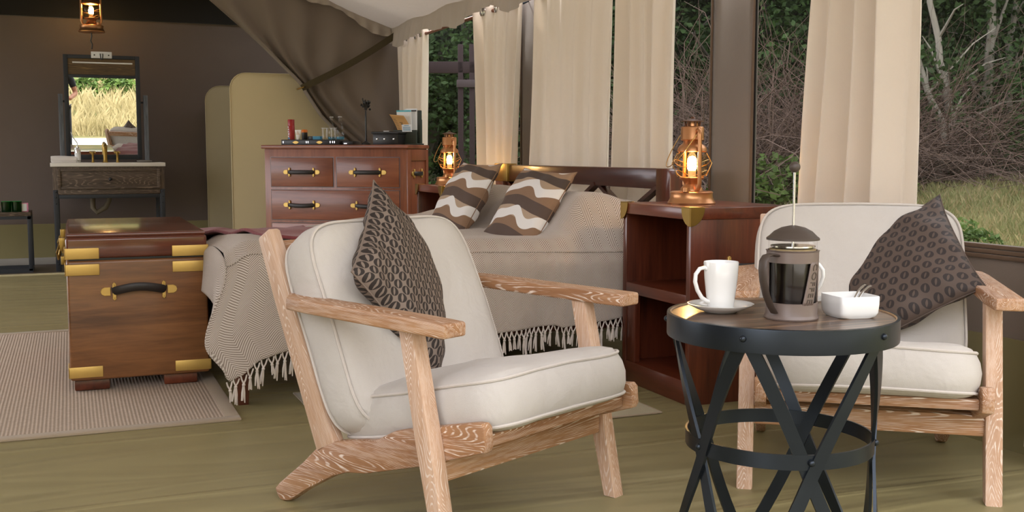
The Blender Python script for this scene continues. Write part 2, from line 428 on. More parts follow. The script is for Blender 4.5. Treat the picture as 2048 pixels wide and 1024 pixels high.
# ceiling liner sloping up from the window wall and its valances
def ceil_z(a, b): return 2.03 + .42 * (2.62 - abs(a)) + .012 * sin(b * 7 + a * 3) * sin(a * 4 + 1) + .03 * sin(b * 1.9) * smooth((2.62 - abs(a)) * 2)
struct('ceiling', MB().grid(lambda u, v: (lerp(-2.9, 2.62, u), lerp(.5, 9.18, v), ceil_z(lerp(-2.9, 2.62, u), lerp(.5, 9.18, v))), 60, 90), M['liner'])
def val1(u, v):
    b = lerp(1.0, 9.15, u); d = .16 + .03 * sin(b * 5.1 + 1) + .012 * sin(b * 13)
    return (2.61 - .02 * v - .012 * sin(b * 38) * v, b, ceil_z(2.61, b) + .01 - d * v)
o = MB().grid(val1, 400, 8).obj('ceiling_valance', M['liner']); tag(o, 'gathered cream valance hanging along the window wall above the curtain rod', 'valance')
def val2(u, v):
    a = lerp(1.2, 2.6, u); d = .075 + .03 * sin(a * 11) + .02 * smooth((a - 2.3) * 4)
    return (a, 9.1 - .02 * v + .016 * sin(a * 60) * v, ceil_z(a, 9.12) + .01 - d * v)
o = MB().grid(val2, 200, 8).obj('ceiling_valance', M['liner']); tag(o, 'gathered cream valance sloping up along the taupe divider drape', 'valance')

# ---------------------------------------------------------------- divider drape with tie strap
ledge = [(0, .80), (.12, 1.12), (.2, 1.25), (.33, 1.62), (.40, 1.845), (.44, 1.88), (.5, 1.96), (.58, 2.10), (.68, 2.26), (.8, 2.32), (1, 2.36)]
def dz(v): return lerp(2.5, .0, v)
def drape(u, v):
    z = dz(v); L = interp(2.5 - z, [(0, .80), (.3, 1.09), (.66, 1.52), (.93, 1.80), (.985, 1.845), (1.03, 1.865), (1.22, 1.99), (1.47, 2.22), (1.7, 2.3), (2.5, 2.36)])
    tie = math.exp(-((z - 1.5) / .42) ** 2)
    g = 1 + 1.5 * tie
    t = u ** g
    a = lerp(L, 2.765, t)
    # folds radiate from the tie point
    dx = a - 1.86; dzz = z - 1.5; r = math.hypot(dx, dzz); th = math.atan2(dzz, dx)
    amp = .05 * math.exp(-u * 3.0) * (.35 + .65 * tie) + .018 * math.exp(-r * 1.2)
    f = sin(u * 34 + 1.2 * sin(v * 5)) * amp + .022 * sin(th * 6 + .5) * smooth(r * 2) * math.exp(-r * .9)
    b = 9.17 + f - .05 * math.exp(-u * 6) + .012 * sin(a * 3 + z * 2)
    zz = z if z < 2.44 else z
    return (a, b, zz)
o = MB().grid(drape, 220, 90).obj('divider_drape', M['canvas'])
md = o.modifiers.new('s', 'SOLIDIFY'); md.thickness = .004
tag(o, 'large taupe canvas drape gathered to the side behind the dresser', 'drape')
st = thing('tie_strap', 'olive webbing strap tying back the taupe canvas drape', 'strap', (1.86, 9.1, 1.5))
P0, P1 = Vector((-.04, -.03, 0)), Vector((.86, -.08, .53))
mb = MB(); n_ = 24; pts = []; 
for i in range(n_ + 1):
    t_ = i / n_; p = P0.lerp(P1, t_); p.z -= .03 * sin(pi * t_); pts.append(p)
mb.tube(pts, (.038, .004), 4, flat=(0, -1, 0)); mb.obj('webbing', M['strap'], st)
mb = MB(); mb.tube([(-.045 + .03 * cos(t / 10 * 2 * pi), -.01 + .07 * sin(t / 10 * 2 * pi), .012 * cos(t / 10 * 2 * pi)) for t in range(10)], .006, 6, closed=True); mb.obj('loop_ring', M['brass_old'], st)

# ---------------------------------------------------------------- curtain rods and curtains
for i, (b0, b1) in enumerate([(6.45, 9.1), (2.0, 6.28)]):
    r = thing('curtain_rod', ['brown wooden curtain rod above the far window', 'brown wooden curtain rod above the windows behind the headboard'][i], 'curtain rod', (2.69, b0, 1.915), group=None)
    MB().cyl((0, 0, 0), (0, b1 - b0, 0), .013, seg=12).obj('rod', plain('rod_wood', '7d4a30', .5), r)
    for q in (0.04, b1 - b0 - .04): MB().tube([(0, q, 0), (.05, q, 0), (.09, q, .02)], .007, 6).obj('bracket', M['iron'], r)
def curtain(top, bot, z1, nf, label, seed=0, amp=.035, deep=0):
    amp *= 1.8
    (t0, t1), (b0, b1) = top, bot
    cx = (t0 + t1) / 2
    root = thing('curtain', label, 'curtain', (2.68, cx, 0), group='cream curtains along the window wall')
    rnd = random.Random(seed); ph = rnd.random() * 6; k2 = rnd.uniform(.6, 1.5); wts = [rnd.uniform(.35, 1.2) for _ in range(nf + 2)]
    def fn(u, v):
        z = lerp(z1, .07, v); w = v ** .8
        e0 = lerp(t0, b0, min(1, w * 1.25)); e1 = lerp(t1, b1, min(1, w * 1.25))
        uu = u + .012 * sin(u * 17 + ph) * v
        y = lerp(e0, e1, uu) - cx
        i = u * nf; wt = lerp(wts[int(i)], wts[int(i) + 1], i - int(i))
        s = sin(2 * pi * i + ph)
        s = math.copysign(abs(s) ** .7, s)
        x = -amp * wt * s * (.75 + .35 * v) + .010 * sin(v * 4 * k2 + u * 5 + ph)
        return (min(x, .045), y + .012 * cos(2 * pi * i + ph) * wt, z)
    o = MB().grid(fn, nf * 22, 40, lambda u, v: (u, v)).obj('cloth', M['curtain'], root, ang=80)
    md = o.modifiers.new('s', 'SOLIDIFY'); md.thickness = .003
    # eyelets threaded on the rod
    ne = nf
    for k in range(ne):
        u = min(((k + .05 + q * .05) / ne for q in range(18)), key=lambda t: fn(t, .03)[0]); p = Vector(fn(u, .03))
        R_ = .024
        R_ = .028; mb = MB(); mb.tube([(p.x - .012 + .004 * cos(q * pi / 8), p.y + R_ * cos(q * pi / 8), 1.915 + R_ * sin(q * pi / 8)) for q in range(16)], .0075, 6, closed=True); mb.lathe([(0, 0), (.001, 0)], seg=4, c=(p.x, p.y, 1.915))
        o = mb.obj('eyelet', M['steel'], root); o['label'] = 'metal eyelet ring'
    return root
curtain((8.33, 9.04), (8.36, 9.0), 1.96, 4, 'cream curtain farthest from the camera, hanging beside the dresser', 1)
curtain((6.36, 7.14), (6.48, 7.02), 1.98, 4, 'cream curtain at the near side of the far window, behind the striped pillows', 4)
curtain((5.12, 6.10), (5.12, 6.19), 1.98, 5, 'wide, nearly flat cream curtain behind the middle of the headboard', 3, .022)
curtain((4.50, 5.07), (4.52, 5.05), 1.98, 4, 'cream curtain behind the near end of the headboard', 9, .03)
curtain((2.945, 3.45), (2.945, 3.52), 1.98, 4, 'cream curtain hanging behind the armchair by the window', 5, .04)
curtain((1.75, 2.46), (1.75, 2.425), 1.98, 4, 'cream curtain cut off by the right edge of the photograph', 6, .035)

# ---------------------------------------------------------------- cream partition panels
def panel(a0, a1, b, z1, m, label):
    t = thing('partition_panel', label, 'partition', ((a0 + a1) / 2, b, 0)); h = (a1 - a0) / 2; r = .13
    pts = [(-h, 0), (h, 0)] + [(h - r + r * cos(q * pi / 12), z1 - r + r * sin(q * pi / 12)) for q in range(7)] + [(-h + r + r * cos(pi / 2 + q * pi / 12), z1 - r + r * sin(pi / 2 + q * pi / 12)) for q in range(7)]
    MB().prism(pts, 'y', -.02, .02, .008, 3).obj('panel_face', m, t)
    MB().tube([(x, -.021, z) for x, z in pts], .004, 6, closed=True).obj('edge_piping', m, t)
panel(1.27, 2.32, 9.36, 1.63, M['cream'], 'larger cream rounded partition panel standing behind the drape')
panel(1.13, 1.75, 9.92, 1.55, M['cream2'], 'smaller khaki rounded partition panel standing farther back')

# ================================================================ TRUNK
tk = thing('storage_trunk', 'brown wooden trunk with brass corner straps on the ribbed rug', 'trunk', (-.027, 4.53, .008))
TW, TD = .535, 1.05
MB().box(0, TW, 0, TD, .045, .525, .012, 3).obj('body', M['trunk_x'], tk)
MB().box(0, TW, 0, TD, .53, .615, .012, 3).obj('lid', M['trunk_lid'], tk)
MB().prism([(.006, .006), (TW - .006, .006), (TW - .006, TD - .006), (.006, TD - .006)], 'z', .612, .632, .009, 3).obj('lid_top', M['trunk_lid'], tk)
MB().box(.012, TW - .012, .004, TD - .004, .524, .532).obj('lid_gap', M['black'], tk)
for x, y in ((.08, .07), (.42, .07), (.08, TD - .09), (.42, TD - .09)):
    MB().prism([(x - .065, y - .045), (x + .065, y - .045), (x + .065, y + .045), (x - .065, y + .045)], 'z', 0, .046, .008, 2).obj('foot', M['mah_y'], tk)
for s_ in (0, 1):
    for z in (.552, .488, .08):
        x0, x1 = ((-.006, .122), (.398, TW + .006))[s_]
        mb = MB(); mb.box(x0, x1, -.006, .0, z - .022, z + .022, .0025, 2)
        xx = (-.006, .0) if s_ == 0 else (TW, TW + .006)
        mb.box(xx[0], xx[1], -.006, .11, z - .022, z + .022, .0025, 2); mb.obj('brass_strap', M['brass'], tk)
        mb = MB(); mb.box(x0, x1, TD, TD + .006, z - .022, z + .022, .0025, 2); mb.obj('brass_strap', M['brass'], tk)
def pull_handle(parent, w, loc, rot=(0, 0, 0), sag=.018, thick=.017, base='handle'):
    """leather strap handle lying in the xz plane, facing -y"""
    h = bpy.data.objects.new(base, None); COL.objects.link(h); h.parent = parent; h.location = loc; h.rotation_euler = rot
    L = w / 2
    pts = [(lerp(-L + .045, L - .045, i / 12), -.006 - .022 * sin(pi * i / 12) ** .6, sag * sin(pi * i / 12)) for i in range(13)]
    mb = MB(); mb.tube(pts, (thick, .005), 8, flat=(0, -1, 0)); mb.obj('strap', M['leather'], h)
    for s_ in (-1, 1):
        mb = MB()
        mb.prism([(s_ * (L - .038), -.017), (s_ * (L - .015), -.017), (s_ * (L - .004), -.011), (s_ * L, 0), (s_ * (L - .004), .011), (s_ * (L - .015), .017), (s_ * (L - .038), .017)], 'y', -.006, 0, .0015, 1)
        mb.prism([(s_ * (L - .052) - .007, -.03), (s_ * (L - .052), -.036), (s_ * (L - .052) + .007, -.03), (s_ * (L - .052) + .007, .03), (s_ * (L - .052), .036), (s_ * (L - .052) - .007, .03)], 'y', -.011, 0, .0015, 1)
        for zz in (-.026, .026): mb.sph((s_ * (L - .052), -.011, zz), .003, 8)
        mb.obj('bracket', M['brass'], h)
    return h
pull_handle(tk, .292, (.268, 0, .398))
mb = MB()
for y in (.25, .8):
    mb.box(-.02, 0, y - .03, y + .03, .49, .525, .003); mb.box(-.024, 0, y - .022, y + .022, .545, .6, .003); mb.tube([(-.024, y - .015, .57), (-.034, y - .015, .54), (-.03, y + .015, .51), (-.02, y + .015, .55)], .005, 6)
mb.obj('latch', M['brass_old'], tk)
# the rug below
rg = thing('ribbed_rug', 'ribbed beige rug under the wooden trunk', 'rug', (-.95, 3.86, 0))
RW, RL = 1.487, 2.35
MB().grid(lambda u, v: (lerp(.03, RW - .03, u), lerp(.03, RL - .03, v), .007 + .0015 * sin(u * 7) * sin(v * 9)), 30, 30).obj('weave', M['rug'], rg)
mb = MB()
for x0, x1, y0, y1 in ((0, RW, 0, .05), (0, RW, RL - .05, RL), (0, .05, .05, RL - .05), (RW - .05, RW, .05, RL - .05)): mb.box(x0, x1, y0, y1, 0, .0095, .003)
mb.obj('border_tape', M['rug_edge'], rg)
rg = thing('bedside_rug', 'pale plain rug beside the bed behind the near armchair', 'rug', (.79, 3.38, 0))
MB().box(0, 1.19, 0, .83, 0, .006, .002).obj('weave', M['rug2'], rg)
MB().tube([(0, 0, .005), (1.19, 0, .005), (1.19, .83, .005), (0, .83, .005)], .004, 6, closed=True).obj('border_tape', M['rug_edge'], rg)

# ================================================================ BED
bed = thing('bed', 'large mahogany bed with a low open headboard against the windows', 'bed', (0, 0, 0))
mm = M['mah_dark']; BH = 2.5
for b in (4.17, 6.17):
    pts = [(b, .0), (b + .128, .0), (b + .128, .885), (b + .03, .885), (b + .008, .875), (b, .85)] if b < 5 else [(b, .0), (b + .128, .0), (b + .128, .85), (b + .12, .875), (b + .1, .885), (b, .885)]
    MB().prism(pts, 'x', BH - .03, BH + .035, .006, 2).obj('headboard_post', M['mah_z'], bed)
MB().box(BH - .02, BH + .02, 4.29, 6.18, .79, .885, .006).obj('headboard_top_rail', mm, bed)
MB().box(BH - .02, BH + .02, 4.29, 6.18, .42, .52, .006).obj('headboard_bottom_rail', mm, bed)
for q in range(3):
    y0, y1 = 4.3 + q * .63, 4.3 + (q + 1) * .63
    for s_ in (0, 1):
        a_, b_ = (y0, y1) if s_ else (y1, y0)
        MB().tube([(BH + (.008 if s_ else -.008), a_, .5), (BH + (.008 if s_ else -.008), b_, .8)], [(.014, .026)] * 2, 4, flat=(1, 0, 0)).obj('cross_slat', mm, bed)
for yy in (6.20, 6.30):
    pass
MB().box(BH - .036, BH + .03, 6.09, 6.302, .783, .892, .004).obj('brass_corner', M['brass_old'], bed)
MB().box(.56, 2.48, 4.10, 4.14, .2, .34, .006).obj('side_rail', M['mah_x'], bed)
MB().box(.56, 2.48, 6.14, 6.18, .2, .34, .006).obj('side_rail', M['mah_x'], bed)
MB().box(.53, .57, 4.10, 6.18, .2, .36, .006).obj('foot_rail', M['mah_y'], bed)
for x, y in ((.55, 4.09), (.55, 6.13), (2.4, 4.11), (2.4, 6.13)):
    mb = MB(); mb.tube([(x + .03, y + .03, 0), (x + .03, y + .03, .22)], [(.026, .026), (.045, .045)], 4); mb.obj('leg', M['mah_z'], bed)
MB().box(.57, 2.46, 4.09, 6.19, .3, .475, .05, 4).obj('mattress', M['towel'], bed)

def cover_z(a, b):
    z = lerp(.625, .588, smooth((a - .6) / 1.2)) + .006 * sin(a * 5 + b * 3) + .004 * sin(b * 11 - a * 4)
    z -= .105 * smooth((b - 4.45) / 1.3) * (1 - smooth((a - .85) / .95))
    e = min(b - 4.03, 6.23 - b); f = min(a - .52, 9)
    z -= .045 * (1 - smooth(e / .09)) + .045 * (1 - smooth(f / .09))
    s = smooth((a - 1.86 - .04 * sin((b - 4.1) * 3)) / .2)
    k = smooth((e - .03) / .20)
    dip = 1 - .25 * math.exp(-((b - 5.13) / .09) ** 2)
    z += .185 * s * k * dip * (1 - .35 * smooth((a - 2.15) / .35)) * (1 - .75 * smooth((b - 5.3) / .4))
    z += .008 * s * sin(a * 19 + b * 7) * k
    return z
mb = MB()
mb.grid(lambda u, v: (lerp(.52, 2.46, u), lerp(4.03, 6.23, v), cover_z(lerp(.52, 2.46, u), lerp(4.03, 6.23, v))), 110, 110, lambda u, v: (lerp(.52, 2.46, u), lerp(4.03, 6.23, v)))
# drape: near side then foot then far side
HEM = [(.47, .235), (.53, .135), (.58, .155), (.63, .20), (.70, .215), (.80, .225), (1.5, .225), (1.85, .245), (1.862, .235), (2.15, .265), (2.46, .28)]
def side_pt(a, v):
    z0 = cover_z(a, 4.03); h = interp(a, HEM)
    step = .014 * smooth((a - 1.85) / .012)
    corner = math.exp(-((a - .5) / .22) ** 2)
    out = .018 + step + .012 * smooth(v * 4) + v * (.014 * sin(a * 13 + .5) + .007 * sin(a * 31)) + corner * .09 * v ** 1.2
    shift = corner * (-.085 * smooth(v / .7) + .07 * smooth((v - .7) / .3)) + .012 * sin(a * 9) * v
    return (a + shift + .0, 4.03 - out * smooth(v * 6 + .15), lerp(z0, h, v))
mb.grid(lambda u, v: side_pt(lerp(.52, 2.46, u), v), 170, 36, lambda u, v: (lerp(.52, 2.46, u), 4.03 - .42 * v))
P_c = [side_pt(.52, j / 36) for j in range(37)]
def foot_pt(u, v):
    b = lerp(4.03, 6.23, u); c = math.exp(-((u) / .035)); z0 = cover_z(.52, b); h = .40 - .015 * sin(b * 7)
    base = Vector((.52 - (.02 + .02 * sin(b * 9) * v + .01 * v) * smooth(v * 6 + .15), b, lerp(z0, h, v)))
    return tuple(base.lerp(Vector(side_pt(.52, v)), c))
mb.grid(foot_pt, 80, 20, lambda u, v: (.52 - .3 * v, lerp(4.03, 6.23, u)))
mb.grid(lambda u, v: (lerp(.52, 2.46, u), 6.23 + .02 * smooth(v * 5) + .01 * v * sin(u * 30), lerp(cover_z(lerp(.52, 2.46, u), 6.23), .25, v)), 60, 12, lambda u, v: (2 * u, v * .4))
bsp = thing('bedspread', 'beige herringbone bedspread with knotted fringe over the bed', 'bedspread', (0, 0, 0))
o = mb.obj('cover', M['herring'], bsp, ang=75); md = o.modifiers.new('s', 'SOLIDIFY'); md.thickness = .004; md.offset = 1
# knotted tassels, sharing two meshes
tmesh = []
M['yarn'] = cloth('fringe_yarn', 'cfc6be', .1, 300)
for k in range(3):
    rnd = random.Random(k); mb = MB(); L = .085 + .01 * k
    for s_ in (-1, 1): mb.tube([(s_ * .011, 0, 0), (s_ * .007, .002, -.016), (0, 0, -.03)], .003, 5)
    mb.sph((0, 0, -.033), .0062, 8)
    for q in range(4):
        dx = rnd.uniform(-.006, .006); mb.tube([(dx * .3, 0, -.034), (dx, rnd.uniform(-.004, .004), -.06), (dx * 1.6, 0, -L + rnd.uniform(0, .02))], [.003, .0038, .002], 5)
    tmesh.append(mb.mesh('tassel')); tmesh[-1].materials.append(M['yarn'])
rnd = random.Random(3)
a = .53
while a < 2.28:
    p = side_pt(a, 1.0); o = link('tassel', tmesh[rnd.randrange(3)], None, bsp, p, (rnd.uniform(-.15, .15), rnd.uniform(-.12, .12), rnd.uniform(-.4, .4))); o.scale = (1, 1, rnd.uniform(.85, 1.15))
    a += .0235 + rnd.uniform(-.002, .002)
# red throw folded over the foot
poly = lambda u, v: (lerp(lerp(.56, .86, smooth(v * 3)), 1.2, u) if False else lerp(lerp(.74, .53, min(1, v * 2.4)), 1.22, u), lerp(lerp(4.13, 4.10, u), 6.1, v))
def thr(u, v):
    a, b = poly(u, v); return (a, b, cover_z(max(a, .62), max(b, 4.14)) + .016 + .006 * sin(a * 30 + 2 * sin(b * 9)) * .6 + .004 * sin(b * 23 + a * 8))
o = MB().grid(thr, 40, 80).obj('red_throw', M['redthrow']); md = o.modifiers.new('s', 'SOLIDIFY'); md.thickness = .012; md.offset = -.5
tag(o, 'dark red woven throw folded across the foot of the bed', 'throw')

# ---------------------------------------------------------------- pillows
def pillow(name, m, c, w, size, label, group=None, thick=.13, part='pillow_cover', seam=True, flip=False):
    sx, sy = size if isinstance(size, tuple) else (size, size)
    root = bpy.data.objects.new(name, None); COL.objects.link(root); tag(root, label, 'cushion', group)
    w = Vector(w); R_ = Matrix.Rotation(w.length, 4, w.normalized()); root.matrix_world = Matrix.Translation(c) @ R_
    def shape(u, v, s_):
        x = 2 * u - 1; y = 2 * v - 1
        pinx = 1 - .07 * (1 - y * y) ** 1; piny = 1 - .07 * (1 - x * x)
        X = x * sx / 2 * 1.04 * (1 - .06 * (1 - abs(y) ** 3) * abs(x)); Z = y * sy / 2 * 1.04 * (1 - .06 * (1 - abs(x) ** 3) * abs(y))
        t = (max(0, 1 - abs(x) ** 2.6) * max(0, 1 - abs(y) ** 2.6)) ** .55
        wr = .006 * sin(9 * x + 5 * y) * (1 - t) * t * 4 + .005 * sin(14 * y - 3 * x) * (1 - t) * t * 3
        return (X, s_ * (t * thick / 2 + wr + .001), Z)
    mb = MB()
    mb.grid(lambda u, v: shape(u, v, -1), 36, 36); mb.grid(lambda u, v: shape(1 - u, v, 1), 36, 36, lambda u, v: (1 - u, v))
    bmesh.ops.remove_doubles(mb.bm, verts=mb.bm.verts, dist=.0021)
    mb.obj(part, m, root, ang=120)
    if seam:
        pts = [shape(i / 20, 0, 0)for i in range(20)] + [shape(1, i / 20, 0) for i in range(20)] + [shape(1 - i / 20, 1, 0) for i in range(20)] + [shape(0, 1 - i / 20, 0) for i in range(20)]
        MB().tube(pts, .0022, 5, closed=True).obj('seam', m, root)
    return root
pillow('wave_pillow', M['wave'], (1.91, 4.53, .662), (-.47, .444, -1.34), (.41, .50), 'brown and white wave print pillow in front, nearer the camera', 'wave print pillows on the bed')
pillow('wave_pillow', M['wave'], (1.81, 5.13, .685), (-.454, .41, -1.41), (.41, .50), 'brown and white wave print pillow behind the other, by the far bedside table', 'wave print pillows on the bed')

# ================================================================ NIGHTSTANDS
def nightstand(b0, label, near):
    t = thing('bedside_cabinet', label, 'bedside table', (2.13, b0, 0), group='mahogany bedside cabinets')
    D, L, H = .47, .53, .75
    MB().box(0, D, 0, .03, .0, H - .03, .003).obj('side_panel', M['mah_z'], t)
    MB().box(0, D, L - .03, L, .0, H - .03, .003).obj('side_panel', M['mah_z'], t)
    MB().box(-.006, D, -.006, L + .006, H - .045, H, .004).obj('top', M['mah_y'], t)
    MB().box(D - .02, D, .03, L - .03, .05, H - .045).obj('back_panel', M['mah_z'], t)
    MB().box(.0, D - .02, .03, L - .03, .375, .42, .003).obj('shelf', M['mah_y'], t)
    MB().box(.0, D - .02, .03, L - .03, .0, .09, .003).obj('bottom_board', M['mah_y'], t)
    MB().box(.004, .03, L - .10, L - .03, .09, .375, .002).obj('face_stile', M['mah_z'], t)
    def cap(sy, y):   # brass corner cap wrapping the top corner
        mb = MB(); r = .062
        arc = [(0, 0)] + [(r * sin(q * pi / 12), -r * cos(q * pi / 12) * 1.15) for q in range(7)]
        mb.prism([(y + sy * p[0], H + .002 + p[1]) for p in arc], 'x', -.010, -.006, .0008, 1)
        mb.prism([(-.008 + p[0], H + .002 + p[1]) for p in arc], 'y', y - .0 - (.004 if sy > 0 else -.0), y + (.0 if sy > 0 else .004), .0008, 1)
        mb.prism([(-.01, y), (.045, y), (-.01, y + sy * .045)], 'z', H, H + .003)
        mb.obj('brass_corner', M['brass_old'], t)
    cap(1, -.007); cap(-1, L + .007)
    pull_handle(t, .24, (.235, 0, .53), sag=-.004, thick=.012)
nightstand(3.44, 'mahogany bedside cabinet with open shelves beside the round table', True)
nightstand(6.33, 'mahogany bedside cabinet at the far side of the bed beside the dresser', False)

# ================================================================ LANTERNS
def lantern(name, loc, rz, label, s=1., hang=False, watts=6):
    t = thing(name, label, 'lantern', loc, rz); t.scale = (s, s, s)
    cu = M['copper']
    MB().lathe([(0, 0), (.092, 0), (.094, .006), (.09, .012), (.086, .02), (.083, .026), (.082, .04), (.084, .047), (.078, .051), (.02, .054), (0, .054)]).obj('tank', cu, t)
    MB().lathe([(.045, .053), (.043, .062), (.03, .078), (.036, .092), (.046, .098), (.049, .104), (.044, .106), (0, .106)]).obj('burner', cu, t)
    MB().lathe([(.046, .105), (.052, .115), (.058, .14), (.061, .165), (.060, .185), (.054, .2), (.05, .206)], seg=28).obj('globe', M['amber'], t)
    mb = MB(); mb.lathe([(.052, .204), (.058, .207), (.056, .218), (.050, .228), (.038, .236), (.034, .246), (.044, .249), (.047, .252), (.045, .256), (.045, .298), (.042, .302), (.024, .305), (.022, .322), (0, .322)])
    mb.obj('chimney', cu, t)
    mb = MB(); mb.lathe([(.0, .342), (.006, .341), (.01, .334), (.046, .324), (.047, .321), (.01, .326), (0, .326)]); 
    for q in range(6): mb.cyl((.026 * cos(q * pi / 3), .026 * sin(q * pi / 3), .3), (.03 * cos(q * pi / 3), .03 * sin(q * pi / 3), .325), .004, seg=6)
    mb.obj('hood', plain('dark_bronze', '6a4a38', .4, .7) if 'dbz' not in M else M['dbz'], t)
    for s_ in (-1, 1):
        mb = MB(); mb.tube([(s_ * .04, 0, .285), (s_ * .055, 0, .29), (s_ * .066, 0, .282), (s_ * .069, 0, .265), (s_ * .069, 0, .17), (s_ * .071, 0, .085), (s_ * .066, 0, .066), (s_ * .055, 0, .055), (s_ * .045, 0, .05)], .0078, 10)
        mb.obj('side_tube', cu, t)
    mb = MB()
    for zz in (.118, .16):
        rr = .064 if zz > .12 else .056
        mb.tube([(rr * cos(q * pi / 12), rr * 1.1 * sin(q * pi / 12), zz + .014 * sin(q * pi / 6)) for q in range(24)], .0016, 5, closed=True)
    for s_ in (-1, 1): mb.tube([(.0, s_ * .062, .2), (.0, s_ * .085, .16), (.0, s_ * .06, .108)], .0016, 5)
    mb.obj('wire_guard', M['wire'], t)
    mb = MB()
    if hang: mb.tube([(.072 * cos(pi * q / 12), 0, .27 + .11 * sin(pi * q / 12)) for q in range(13)], .002, 5)
    else: mb.tube([(.074 * cos(pi * q / 12), -.018 - .085 * sin(pi * q / 12), .27 - .125 * sin(pi * q / 12)) for q in range(13)], .002, 5)
    mb.obj('bail_handle', M['wire'], t)
    MB().cyl((.058, -.05, .05), (.058, -.05, .066), .012, seg=12).obj('filler_cap', cu, t)
    MB().lathe([(0, .104), (.014, .105), (.016, .13), (.013, .134)], seg=16).obj('bulb_socket', M['bulb_white'], t)
    MB().lathe([(.012, .132), (.0175, .138), (.0185, .16), (.017, .178), (.01, .186), (0, .188)], seg=16).obj('bulb', M['bulb'], t)
    ld = bpy.data.lights.new('lantern_glow', 'POINT'); ld.energy = watts; ld.color = (1, .72, .38); ld.shadow_soft_size = .02
    lo = bpy.data.objects.new('lantern_glow', ld); COL.objects.link(lo); lo.parent = t; lo.location = (0, 0, .197)
    return t
lantern('hurricane_lantern', (2.304, 3.72, .75), rad(-97), 'lit copper hurricane lantern on the near bedside cabinet', 1.02, watts=1.6)
lantern('hurricane_lantern', (2.276, 6.615, .75), rad(-81), 'lit copper hurricane lantern on the far bedside cabinet behind the pillows', 1.02, watts=1.6)
ln = lantern('hanging_lantern', (.21, 9.7, 1.955), rad(-12), 'lit hurricane lantern hanging above the washstand mirror', 1.12, True, watts=2)
o = MB().tube([(0, 0, .38), (0, 0, .66)], .003, 6).obj('hanging_chain', M['iron'], ln)
o = MB().tube([(.205, 9.735, 1.965), (.21, 9.74, 1.93), (.20, 9.745, 1.89), (.212, 9.75, 1.86), (.206, 9.75, 1.82)], .006, 6).obj('power_cord', M['black']); tag(o, 'dark cord running from the hanging lantern down to the mirror light', 'cord')

# ================================================================ DRESSER
dr = thing('dresser', 'reddish wooden chest of drawers with leather and brass handles', 'dresser', (2.342, 7.794, 0), 0)
# local: x from right-front corner going left (-), y depth
ang = rad(-22.3 - 0) ; dr.rotation_euler = (0, 0, 0)
DW, DD, DH = 1.165, .48, 1.02
# front direction in room frame: world (-cos14, sin14) -> rotate by -22.3 deg
thw = math.atan2(sin(rad(14)), -cos(rad(14))) ; 
fd = thw - rad(22.3)
dr.rotation_euler = (0, 0, fd - pi)     # local -x runs along the front towards the left
MB().box(-DW, 0, 0, DD, .06, DH - .03, .004).obj('carcass', M['dre_z'], dr)
MB().prism([(-DW - .018, -.02), (.018, -.02), (.018, DD), (-DW - .018, DD)], 'z', DH - .03, DH, .006, 2).obj('top', M['dre_x'], dr)
MB().box(-DW + .01, -.01, .01, DD - .01, 0, .07, .004).obj('plinth', M['dre_x'], dr)
def drawer(x0, x1, z0, z1):
    d = MB().box(x0, x1, -.008, .01, z0, z1, .004).obj('drawer', M['dre_x'], dr)
    mb = MB()
    for q in ((x0 - .006, x0, z0 - .006, z1 + .006), (x1, x1 + .006, z0 - .006, z1 + .006), (x0, x1, z0 - .006, z0), (x0, x1, z1, z1 + .006)): mb.box(q[0], q[1], -.0015, .002, q[2], q[3])
    mb.obj('reveal', M['mah_dark'], d)
    return d
pull_w = .305
rows = [(.70, .922), (.445, .672), (.19, .417)]
for i, (z0, z1) in enumerate(rows):
    if i == 0:
        for x0, x1 in ((-DW + .055, -DW / 2 - .012), (-DW / 2 + .02, -.06)):
            d = drawer(x0, x1, z0, z1); pull_handle(d, pull_w, ((x0 + x1) / 2, -.008, (z0 + z1) / 2), sag=-.0, thick=.016)
    else:
        d = drawer(-DW + .055, -.06, z0, z1)
        for xx in (-.855, -.30): pull_handle(d, pull_w, (xx, -.008, (z0 + z1) / 2), sag=-.006, thick=.016)
# right side: framed panel and a carrying handle
mb = MB()
for y0, y1, z0, z1 in ((0, .07, .07, .985), (DD - .05, DD, .07, .985), (.07, DD - .05, .90, .985), (.07, DD - .05, .07, .15)): mb.box(0, .012, y0, y1, z0, z1, .002)
mb.obj('side_frame', M['dre_z'], dr)
pull_handle(dr, .28, (.002, .24, .80), (0, 0, pi / 2), sag=0, thick=.016)

def on_dresser(fx, fy):   # fx = 0..1 from the left end, fy depth
    return (Matrix.Translation(dr.location) @ Matrix.Rotation(dr.rotation_euler[2], 4, 'Z')) @ Vector((-DW + fx * DW, fy, DH))
DR = fd - pi
# backgammon style flat case used as tray
c = on_dresser(.29, .10)
case = thing('flat_case', 'long flat black case with brass clasps lying on the dresser', 'case', c, DR)
MB().box(-.245, .245, 0, .19, 0, .042, .004).obj('case_body', M['black'], case)
MB().box(.243, .345, .03, .19, 0, .03, .004).obj('case_end', M['black'], case)
mb = MB()
for x in (-.12, .08): mb.prism([(x - .028, .02), (x - .012, .03), (x, .032), (x + .012, .03), (x + .028, .02), (x + .012, .01), (x, .008), (x - .012, .01)], 'y', -.004, 0, .001, 1)
mb.obj('clasp', M['brass'], case)
mb = MB()
for x in (-.225, -.03, -.015, .17, .19, .205): mb.box(x - .003, x + .003, -.003, 0, .014, .03)
mb.box(.27, .295, .027, .03, .008, .014); mb.obj('catch', M['steel'], case)
Z1 = .042
def at_case(x, y): return (Matrix.Translation(c) @ Matrix.Rotation(DR, 4, 'Z')) @ Vector((x, y, Z1))
can = thing('spray_can', 'red insect spray can standing on the black case', 'spray can', at_case(-.19, .07), DR)
MB().lathe([(0, 0), (.026, 0), (.027, .004), (.027, .108), (.024, .113)], seg=24).obj('can_body', M['red'], can)
